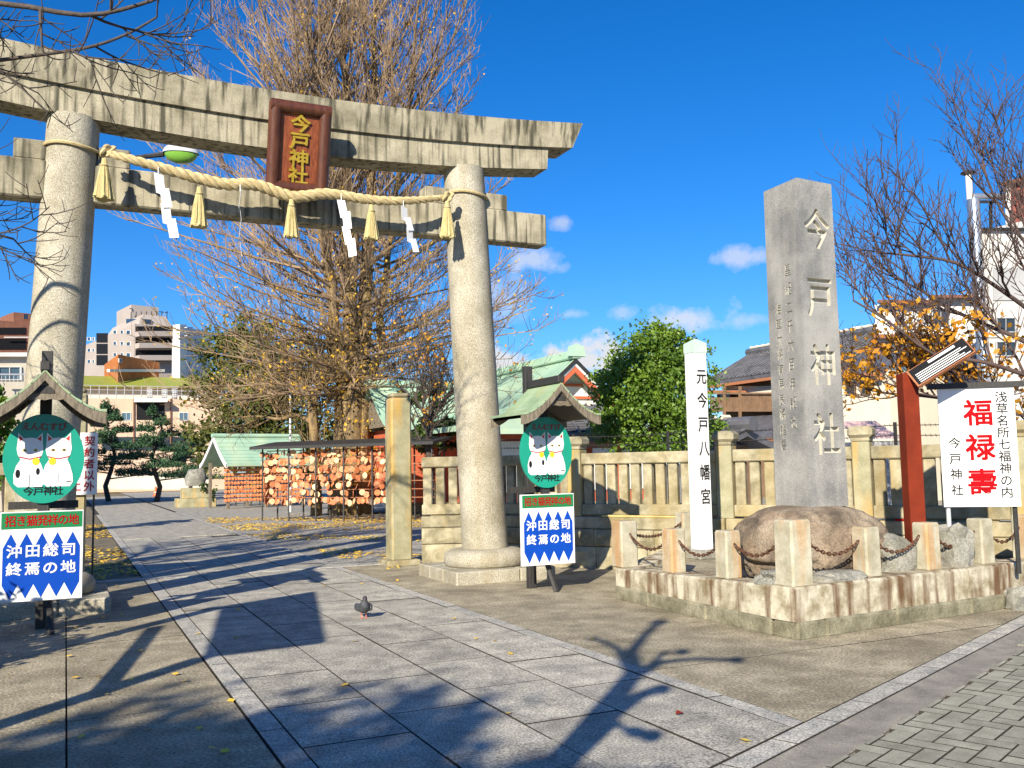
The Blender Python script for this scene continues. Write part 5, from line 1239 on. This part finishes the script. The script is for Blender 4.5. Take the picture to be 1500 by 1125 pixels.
e2 = [p-ZV*.16 for p in e[:2]]; MB().extrude([e2[0],e2[1],e2[1]-ZV*.12,e2[0]-ZV*.12],Vector((.1,0,0))).build('lower_eave_board','eave_wood',hs_)
P = [PX(1038,642,Xh-1.8),PX(1150,640,Xh-1.8)]; MB().prism([(P[0].x,P[0].y),(P[1].x,P[1].y),(P[1].x+1.5,P[1].y),(P[0].x+1.5,P[0].y)],0,P[0].z).build('lower_wall','balcony_wood',hs_)
A = PY(812,640,19.5); B = PY(905,640,19.0); zE = A.z+.05; A.z = B.z = 0
tile_roof_house('tiled_outbuilding',A,B,zE+.48,zE,1.4,zE,'low grey tiled roof between the cat sign and the round tree','vermilion')
A = PD(985,655,24); B = PD(1046,655,23); zE = A.z; A.z = B.z = 0
tile_roof_house('tiled_shed',A,B,zE+.42,zE,1.4,zE,'small grey tiled shed roof between the round tree and the white post','balcony_wood')
# flat grey house right of the monument
A, B = PD(1215,560,36), PD(1292,560,34)
for p in (A,B): p.z = 0
n = facing(A,B); g1 = thing('grey_house', (A+B)/2, 'house with a dark grey pitched roof right of the monument', 'house'); zE, zR = PL(1250,546,A,B).z, PL(1250,512,A-n*3,B-n*3).z
MB().prism([(p.x,p.y) for p in (A-n*.4,B-n*.4,B-n*6,A-n*6)],0,zE).build('wall','wall_cream',g1)
q = MB(); e = [A+ZV*zE,B+ZV*zE,B-n*3+ZV*zR,A-n*3+ZV*zR,B-n*6.4+ZV*zE,A-n*6.4+ZV*zE]; q.add(e+[p-ZV*.15 for p in e],[(0,1,2,3),(3,2,4,5),(0,6,7,1),(1,7,8,2),(2,8,10,4),(0,3,9,6),(3,5,11,9),(6,9,8,7),(9,11,10,8)]).build('roof','roof_tile',g1)
slab_on(g1,'eave_board','eave_wood',A,B,1214,547,1293,551,.0,.08)
for x in (1240,1262): window(g1,A-n*.38,B-n*.38,x,560,x+14,578,'window_glass','balcony_wood',.06,split=1)
# white house with brown trim
A, B = PD(1286,540,40), PD(1446,540,37)
for p in (A,B): p.z = 0
n = facing(A,B); g2 = thing('white_trimmed_house', (A+B)/2, 'white two storey house with brown eaves behind the cherry twigs', 'house'); zA, zB = PL(1295,445,A,B).z, PL(1440,428,A,B).z
MB().add([A,B,B-n*9,A-n*9,A+ZV*zA,B+ZV*zB,B-n*9+ZV*zB,A-n*9+ZV*zA],[(3,2,1,0),(4,5,6,7),(0,1,5,4),(1,2,6,5),(2,3,7,6),(3,0,4,7)]).build('wall','wall_white',g2)
for (x0,y0,x1,y1) in ((1292,441,1370,446),(1368,434,1446,438),(1286,491,1400,497),(1286,551,1400,555)): slab_on(g2,'eave_trim','brick_brown',A,B,x0,y0,x1,y1,.02,.5)
window(g2,A,B,1366,452,1392,478,'window_glass','wall_grey',split=1); window(g2,A,B,1300,520,1330,545,'window_blue','brick_brown',split=1); window(g2,A,B,1410,520,1440,545,'window_blue','wall_grey',split=1)
q = PD(1262,500,44); MB().prism([(PD(1250,500,44).x,PD(1250,500,44).y),(PD(1300,500,43).x,PD(1300,500,43).y),(PD(1300,500,48).x,PD(1300,500,48).y),(PD(1250,500,49).x,PD(1250,500,49).y)],0,PD(1275,478,44).z).build('rear_wing','wall_white',g2)
# white building with steel flue and brick top at the right edge
A, B = PD(1429,450,30), PD(1600,450,27)
for p in (A,B): p.z = 0
n = facing(A,B); g3 = thing('flue_building', (A+B)/2, 'white building with a steel flue pipe and brick upper storey at the right edge', 'building'); zA = PL(1450,335,A,B).z
MB().prism([(p.x,p.y) for p in (A,B,B-n*8,A-n*8)],0,zA).build('wall','tile_wall',g3)
c0 = PL(1468,330,A,B); zT = PL(1480,268,A,B).z; c0.z = 0
MB().prism([(p.x,p.y) for p in (c0-n*.3,B-n*.3,B-n*6,c0-n*6)],zA,zT).build('upper_storey','brick_red',g3); MB().prism([(p.x,p.y) for p in (c0-n*.1,B-n*.1,B-n*6.2,c0-n*6.2)],zT,zT+.12).build('upper_roof','brick_brown',g3)
slab_on(g3,'parapet_cap','dark_metal',A,B,1428,334,1600,338,.0,.12)
slab_on(g3,'drain_pipe','wall_white',A-n*.3,B-n*.3,1477,270,1481,330,.02,.15)
slab_on(g3,'shutter','wall_grey',A,B,1456,392,1520,440,-.02,.04)
for y0 in (465,500): window(g3,A,B,1460,y0,1490,y0+22,'window_glass','wall_grey',split=1)
for x in (1430,1451): slab_on(g3,'tank_stand_post','dark_metal',A-n*.6,B-n*.6,x,296,x+3,336,0,.1)
slab_on(g3,'tank_stand_rail','dark_metal',A-n*.6,B-n*.6,1428,294,1462,298,0,.1)
f0 = PL(1428,330,A+n*.35,B+n*.35)
fl = MB(); X_, Y_ = f0.x, f0.y; zz = [0,PL(1428,330,A,B).z,PL(1428,296,A,B).z]
M('flue_steel',(.42,.46,.52),(.36,.40,.45),scale=3,rough=.3,metal=.7,bump=.05)
fl.tube([(X_,Y_,0),(X_,Y_,zz[1]),(X_,Y_,zz[2])],.19,14); fl.build('flue_pipe','flue_steel',g3,smooth=True)
p5 = PL(1421,296,A+n*.35,B+n*.35); p6 = PL(1421,254,A+n*.35,B+n*.35)
MB().tube([Vector((p5.x,p5.y,zz[2]-.4)),Vector((p5.x,p5.y,p6.z))],.10,12).build('flue_stack','wall_white',g3,smooth=True)
MB().lathe((p5.x,p5.y,p6.z),[(.10,-.05),(.24,.02),(.22,.06),(.05,.13)],14).build('flue_cap','dark_metal',g3,smooth=True)
MB().tube([(X_+.25*i,Y_-.1*i,zz[2]+.1) for i in range(5)],.10,10).build('flue_branch','flue_steel',g3,smooth=True)
# pink corrugated lean-to behind the fence
A, B = PD(1262,640,17), PD(1322,640,17); zE = A.z-.05; n = facing(A,B); A.z = B.z = 0
sh_ = thing('lean_to_shed', (A+B)/2, 'pale pink corrugated lean-to roof just behind the fence right of the monument', 'shed')
q = MB(); m = 26
M('pink_sheet',(.70,.50,.46),(.62,.43,.40),scale=2,rough=.5,bump=.05)
for k in range(m+1):
    p = A.lerp(B,k/m); dz = .018*math.sin(k*math.pi); o = .02*(k % 2)
    q.v += [tuple(p+ZV*(zE+o)),tuple(p-n*1.2+ZV*(zE+.38+o))]
q.f = [(2*k,2*k+2,2*k+3,2*k+1) for k in range(m)]; q.mi = [0]*m; q.build('roof','pink_sheet',sh_)
MB().prism([(p.x,p.y) for p in (A-n*.1,B-n*.1,B-n*1.2,A-n*1.2)],0,zE-.03).build('wall','wall_grey',sh_)

# ================================================================== YARD: votive racks, lantern base, chairs, pole, cone, lamp
ra, rb_ = G(392,762), G(640,764); rd = (rb_-ra).normalized(); rl = (rb_-ra).length; rnn = Vector((rd.y,-rd.x,0))
rack = thing('votive_rack', (ra+rb_)/2, 'long roofed rack crowded with round wooden plaques left of the gate post', 'rack')
zr1_ = PL(450,652,ra,rb_).z
q = MB(); P = [ra-rd*.3+rnn*.55,rb_+rd*.2+rnn*.55,rb_+rd*.2-rnn*.75,ra-rd*.3-rnn*.75]
q.add([p+ZV*(zr1_-.02 if i < 2 else zr1_+.16) for i, p in enumerate(P)]+[p+ZV*(zr1_-.11 if i < 2 else zr1_+.08) for i, p in enumerate(P)],[(0,1,2,3),(7,6,5,4),(0,4,5,1),(1,5,6,2),(2,6,7,3),(3,7,4,0)]).build('roof','black_wood',rack)
for k in range(7):
    p = ra+rd*(rl*k/6.0)+rnn*.26; MB().tube([p+ZV*-.05,p+ZV*zr1_],.028,6).build('upright','dark_metal',rack,smooth=True); p = p-rnn*.76; MB().tube([p+ZV*-.05,p+ZV*zr1_],.028,6).build('upright','dark_metal',rack,smooth=True)
rows = 7; zrow = [.62+.25*k for k in range(rows)]
for z in zrow:
    MB().tube([ra+rnn*.04+ZV*(z+.1),rb_+rnn*.04+ZV*(z+.1)],.014,5).build('rail','eave_wood',rack)
pq = MB(); n_ = 12; rr_ = .095
pq.add([(rr_*math.cos(2*math.pi*i/n_),y,rr_*math.sin(2*math.pi*i/n_)) for y in (-.009,.009) for i in range(n_)],[tuple(range(n_)),tuple(range(n_,2*n_))[::-1]]+[(i,n_+i,n_+(i+1)%n_,(i+1)%n_) for i in range(n_)]); pq.cur = 0
M('ema_plain',(.76,.50,.28),(.60,.30,.13),scale=25,rough=.6,bump=.05,rand=.32,contrast=(.3,.6))
me_e = bpy.data.meshes.new('plaque'); me_e.from_pydata(pq.v,[],pq.f); me_e.materials.append(MATS['ema_wood']); me_p = me_e.copy(); me_p.materials.clear(); me_p.materials.append(MATS['ema_plain'])
rn = random.Random(17); cnt = 0; rzk = math.atan2(rd.y,rd.x)
spots = []
for ri, z in enumerate(zrow):
    a = -.05
    while a < rl*.80:
        spots.append((a,z)); a += (.11 if ri > 3 else .15)*rn.uniform(.4,1.6)
        if ri < 3 and rn.random() < .10: a += .25
rn.shuffle(spots)
for a, z in spots[:300]:
    p = ra+rd*a+rnn*(.06+rn.uniform(0,.16))+ZV*(z+rn.uniform(-.07,.05))
    o = bpy.data.objects.new('votive_plaque', me_e if rn.random() < .62 else me_p); COL.objects.link(o); o.location = p; o.rotation_euler = (rn.uniform(-.5,.2),rn.uniform(-.6,.6),rzk+rn.choice((-1,1))*rn.uniform(0,1.25))
    tag(o,'round wooden votive plaque on the '+('lowest','second lowest','third lowest','middle','third highest','second highest','top')[zrow.index(z)]+' rail of the long roofed rack','plaque','votive plaques on the long rack, '+('lowest','second lowest','third lowest','middle','third highest','second highest','top')[zrow.index(z)]+' rail')
endq = MB()
for k in range(120):                                      # plaques bunched on the rack's left end
    c = ra-rd*.12-rnn*rn.uniform(0,.55)+ZV*rn.uniform(.5,2.1); a = rd*.02+rnn*.09; endq.rock(c,(.05,.17,.17),k,.1,1,False)
endq.build('end_plaques','ema_wood',rack,kind='stuff')
# green-roofed votive pavilion
gd = Vector((math.cos(R(14)),math.sin(R(14)),0)); gn = Vector((gd.y,-gd.x,0)); g0 = PD(313,690,41); g0.z = 0; gl = 4.1
pav = thing('votive_pavilion', g0+gd*2, 'small green roofed pavilion with plaque walls behind the long rack', 'pavilion')
zr_, ze_ = PD(313,640,41).z, PD(345,680,40).z; hw_ = 1.5
for sg in (1,-1):
    q = MB(); vs = []
    for i in range(9):
        u = i/8; z = ze_+(zr_-ze_)*(1-u)**1.25
        for a in (0,gl): vs += [g0+gd*a+gn*sg*hw_*u+ZV*z, g0+gd*a+gn*sg*hw_*u+ZV*(z-.09)]
    fs = []
    for i in range(8):
        a = i*4; b = a+4; fs += [(a,b,b+2,a+2),(a+1,a+3,b+3,b+1),(a,a+1,b+1,b),(a+2,b+2,b+3,a+3)]
    fs.append((32,33,35,34)); q.add(vs, fs).build('roof_slope','copper_far',pav,smooth=True,angle=.5)
    for k in range(8):
        u = (k+.5)/8; z = ze_+(zr_-ze_)*(1-u)**1.25+.012; c = g0+gn*sg*hw_*u+ZV*z; MB().tube([c,c+gd*gl],.018,4).build('roof_seam','copper_far',pav)
    q = MB(); vs = []
    for i in range(9):
        u = i/8; z = ze_+(zr_-ze_)*(1-u)**1.25
        for a in (-.06,-.005): vs += [g0+gd*a+gn*sg*hw_*u+ZV*(z+.02),g0+gd*a+gn*sg*hw_*u+ZV*(z-.16)]
    fs = []
    for i in range(8):
        a = i*4; b = a+4; fs += [(a,a+1,b+1,b),(a+2,b+2,b+3,a+3),(a,b,b+2,a+2),(a+1,a+3,b+3,b+1)]
    q.add(vs, fs).build('barge_board','white_paint',pav)
MB().tube([g0-gd*.1+ZV*(zr_+.06),g0+gd*(gl+.1)+ZV*(zr_+.06)],.10,8).build('ridge','copper_far',pav,smooth=True)
for a in (.25,2.0,3.8):
    for s in (-1,1): p = g0+gd*a+gn*s*1.0; MB().box((p.x,p.y,ze_/2+.05),(.12,.12,ze_+.1),R(14)).build('column','old_wood',pav)
q = MB()
for k in range(9):
    for j in range(26):
        c = g0+gd*(.1+j*.145)+gn*(1.08+rn.uniform(-.03,.03))+ZV*(.35+k*.185); q.rock(c,(.16,.04,.15),j+k*31,.05,1,False)
q.build('plaque_wall','ema_wood',pav,kind='stuff')
# folding chairs by the pavilion
ch0 = G(352,741)
chair = thing('folding_chair', ch0, 'brown folding chair in front of the pavilion, left of the pair', 'chair','folding chairs')
MB().box((ch0.x,ch0.y,.45),(.42,.42,.04),0,.01).build('seat','eave_wood',chair); MB().box((ch0.x,ch0.y+.2,.72),(.42,.03,.22),0,.01).build('backrest','eave_wood',chair)
for sx in (-1,1):
    MB().tube([(ch0.x+sx*.2,ch0.y-.2,0),(ch0.x+sx*.2,ch0.y+.2,.85)],.014,5).build('leg','dark_metal',chair); MB().tube([(ch0.x+sx*.2,ch0.y+.22,0),(ch0.x+sx*.2,ch0.y-.18,.45)],.014,5).build('leg','dark_metal',chair)
c2 = copy_tree(chair, ch0+Vector((.7,.05,0))); c2['label'] = 'brown folding chair in front of the pavilion, right of the pair'
# old stone lantern base on stepped plinth
lb = G(286,742); L1 = thing('stone_lantern_base', lb, 'mossy old stone pedestal on a stepped base beside the path', 'pedestal')
MB().box((lb.x,lb.y,.18),(1.7,1.4,.42),0,.03).build('lower_step','granite_post',L1); MB().box((lb.x,lb.y,.62),(1.25,1.05,.48),0,.03).build('upper_step','granite_post',L1); MB().rock((lb.x,lb.y,1.28),(.95,.8,.9),3,.2).build('stone','rock_grey',L1,smooth=True)
for px, py, sz, mm, lbb in ((305,742,.5,'leaf_dark','small dark potted shrub beside the stone pedestal'),): 
    p = G(px,py); crown_tree('potted_shrub', p, [((p.x,p.y,.75),(.3,.3,.45))], 500, .12, mm, lbb, .05, 2, cat='shrub')
cn = G(228,727); cone = thing('traffic_cone', cn, 'orange and white traffic cone far off by the low wall', 'traffic cone')
MB().lathe((cn.x,cn.y,0.05),[(.16,0),(.14,.05),(.06,.58),(.03,.62)],12).build('cone','cone_orange',cone,smooth=True); MB().lathe((cn.x,cn.y,.27),[(.115,0),(.088,.16)],12).build('band','white_paint',cone,smooth=True); MB().box((cn.x,cn.y,.03),(.36,.36,.05)).build('base','cone_orange',cone)
fp = PD(425,700,36); fp.z = 0; fpl = thing('flagpole', fp, 'slim white flagpole rising behind the rack roof', 'flagpole')
MB().tube([fp,fp+ZV*PD(425,528,36).z],[.05,.035],8).build('pole','white_paint',fpl,smooth=True); MB().rock(fp+ZV*PD(425,526,36).z,(.12,.12,.12),1,0,2,False).build('finial','gold',fpl)
# street lamp reaching out from behind the left pillar
lp = PD(98,500,17.0); lp.z = 0; zl = PD(200,231,17).z; lamp = thing('street_lamp', lp, 'street lamp with a grey arm and green-tinted glass behind the torii', 'street lamp')
MB().tube([lp,Vector((lp.x,lp.y,zl-.25))],[.08,.055],10).build('pole','dark_metal',lamp,smooth=True)
e0_, e1_ = PD(196,231,17), PD(240,226,17); MB().tube([Vector((lp.x,lp.y,zl-.3)),Vector((lp.x,lp.y,zl-.3)).lerp(e0_,.4)+ZV*.1,e0_,e1_],[.05,.045,.04,.05],8).build('arm','dark_metal',lamp,smooth=True)
hc = PD(265,225,17); hx = (PD(291,228,17)-PD(240,226,17)).normalized(); hv = hx.cross(fwd).normalized()
def pod(s0, a, b, c, up, mat, nm):
    q = MB(); vs = []; n = 16; m = 10; side = hx.cross(ZV).normalized()
    for i in range(m+1):
        g = math.pi*i/m
        for j in range(n//2+1):
            h = math.pi*j/(n//2); vs.append(hc+hx*(-a*math.cos(g))+side*(b*math.sin(g)*math.cos(h))+ZV*(up*c*math.sin(g)*math.sin(h)))
    k = n//2+1; q.add(vs,[(i*k+j,(i+1)*k+j,(i+1)*k+j+1,i*k+j+1) for i in range(m) for j in range(k-1)]); return q.build(nm,mat,lamp,smooth=True,angle=3)
pod(0,.33,.19,.20,1,'steel','housing'); pod(0,.30,.17,.19,-1,'lamp_green','glass_bowl')

# ================================================================== FALLEN LEAVES
rn = random.Random(23); lt = MB()
def lit(x, y, s, z=.012): leaf(lt, Vector((x,y,z)), s, rn, .9); k = len(lt.v)-4
def flatleaf(x, y, s, z):
    g = rn.uniform(0,6.3); u = Vector((math.cos(g),math.sin(g),rn.uniform(-.3,.3)))*s*.5; v = Vector((-math.sin(g),math.cos(g),rn.uniform(-.3,.3)))*s*.42; p = Vector((x,y,z+.008))
    o = len(lt.v); lt.v += [tuple(p-u),tuple(p+v),tuple(p+u),tuple(p-v)]; lt.f.append((o,o+1,o+2,o+3)); lt.mi.append(0)
n_ok = 0
for k in range(26000):
    x, y = rn.uniform(-1.5,12), rn.uniform(14.5,34)
    d_ = noise.noise(Vector((x*.55,y*.38,3.0)))+.35*noise.noise(Vector((x*1.7,y*1.2,1)))
    near = (math.exp(-((x-4.7)/.55)**2)*.5 if x > XR0 else 0)+(.35 if y > 24 and 5 < x < 11 else 0)+(.25 if -.6 < x < XL0 else 0)
    if XL0 < x < XR0: d_ -= .55
    if d_+near > .30: flatleaf(x,y,rn.uniform(.05,.095),.0); n_ok += 1
for k in range(150):
    x, y = rn.uniform(-.6,4.5), rn.uniform(5.5,15)
    if rn.random() < (.9 if x < 1.1 else .3): flatleaf(x,y,rn.uniform(.035,.07),.008)
for (px,py) in ((1092,1088),(748,960),(505,1006),(290,930),(205,955),(270,1000),(110,995)): g = G(px,py); flatleaf(g.x,g.y,.07,.01)
lt.build('fallen_leaves','litter',None,kind='stuff',label='scattered yellow ginkgo leaves on the path and gravel',cat='leaves')
g = G(995,1048); q = MB(); q.add([(g.x-.03,g.y,.012),(g.x,g.y+.025,.03),(g.x+.035,g.y,.014),(g.x,g.y-.025,.02)],[(0,1,2,3)]); q.build('red_leaf','red_paint',None,label='single red fallen leaf on the granite path',cat='leaf')
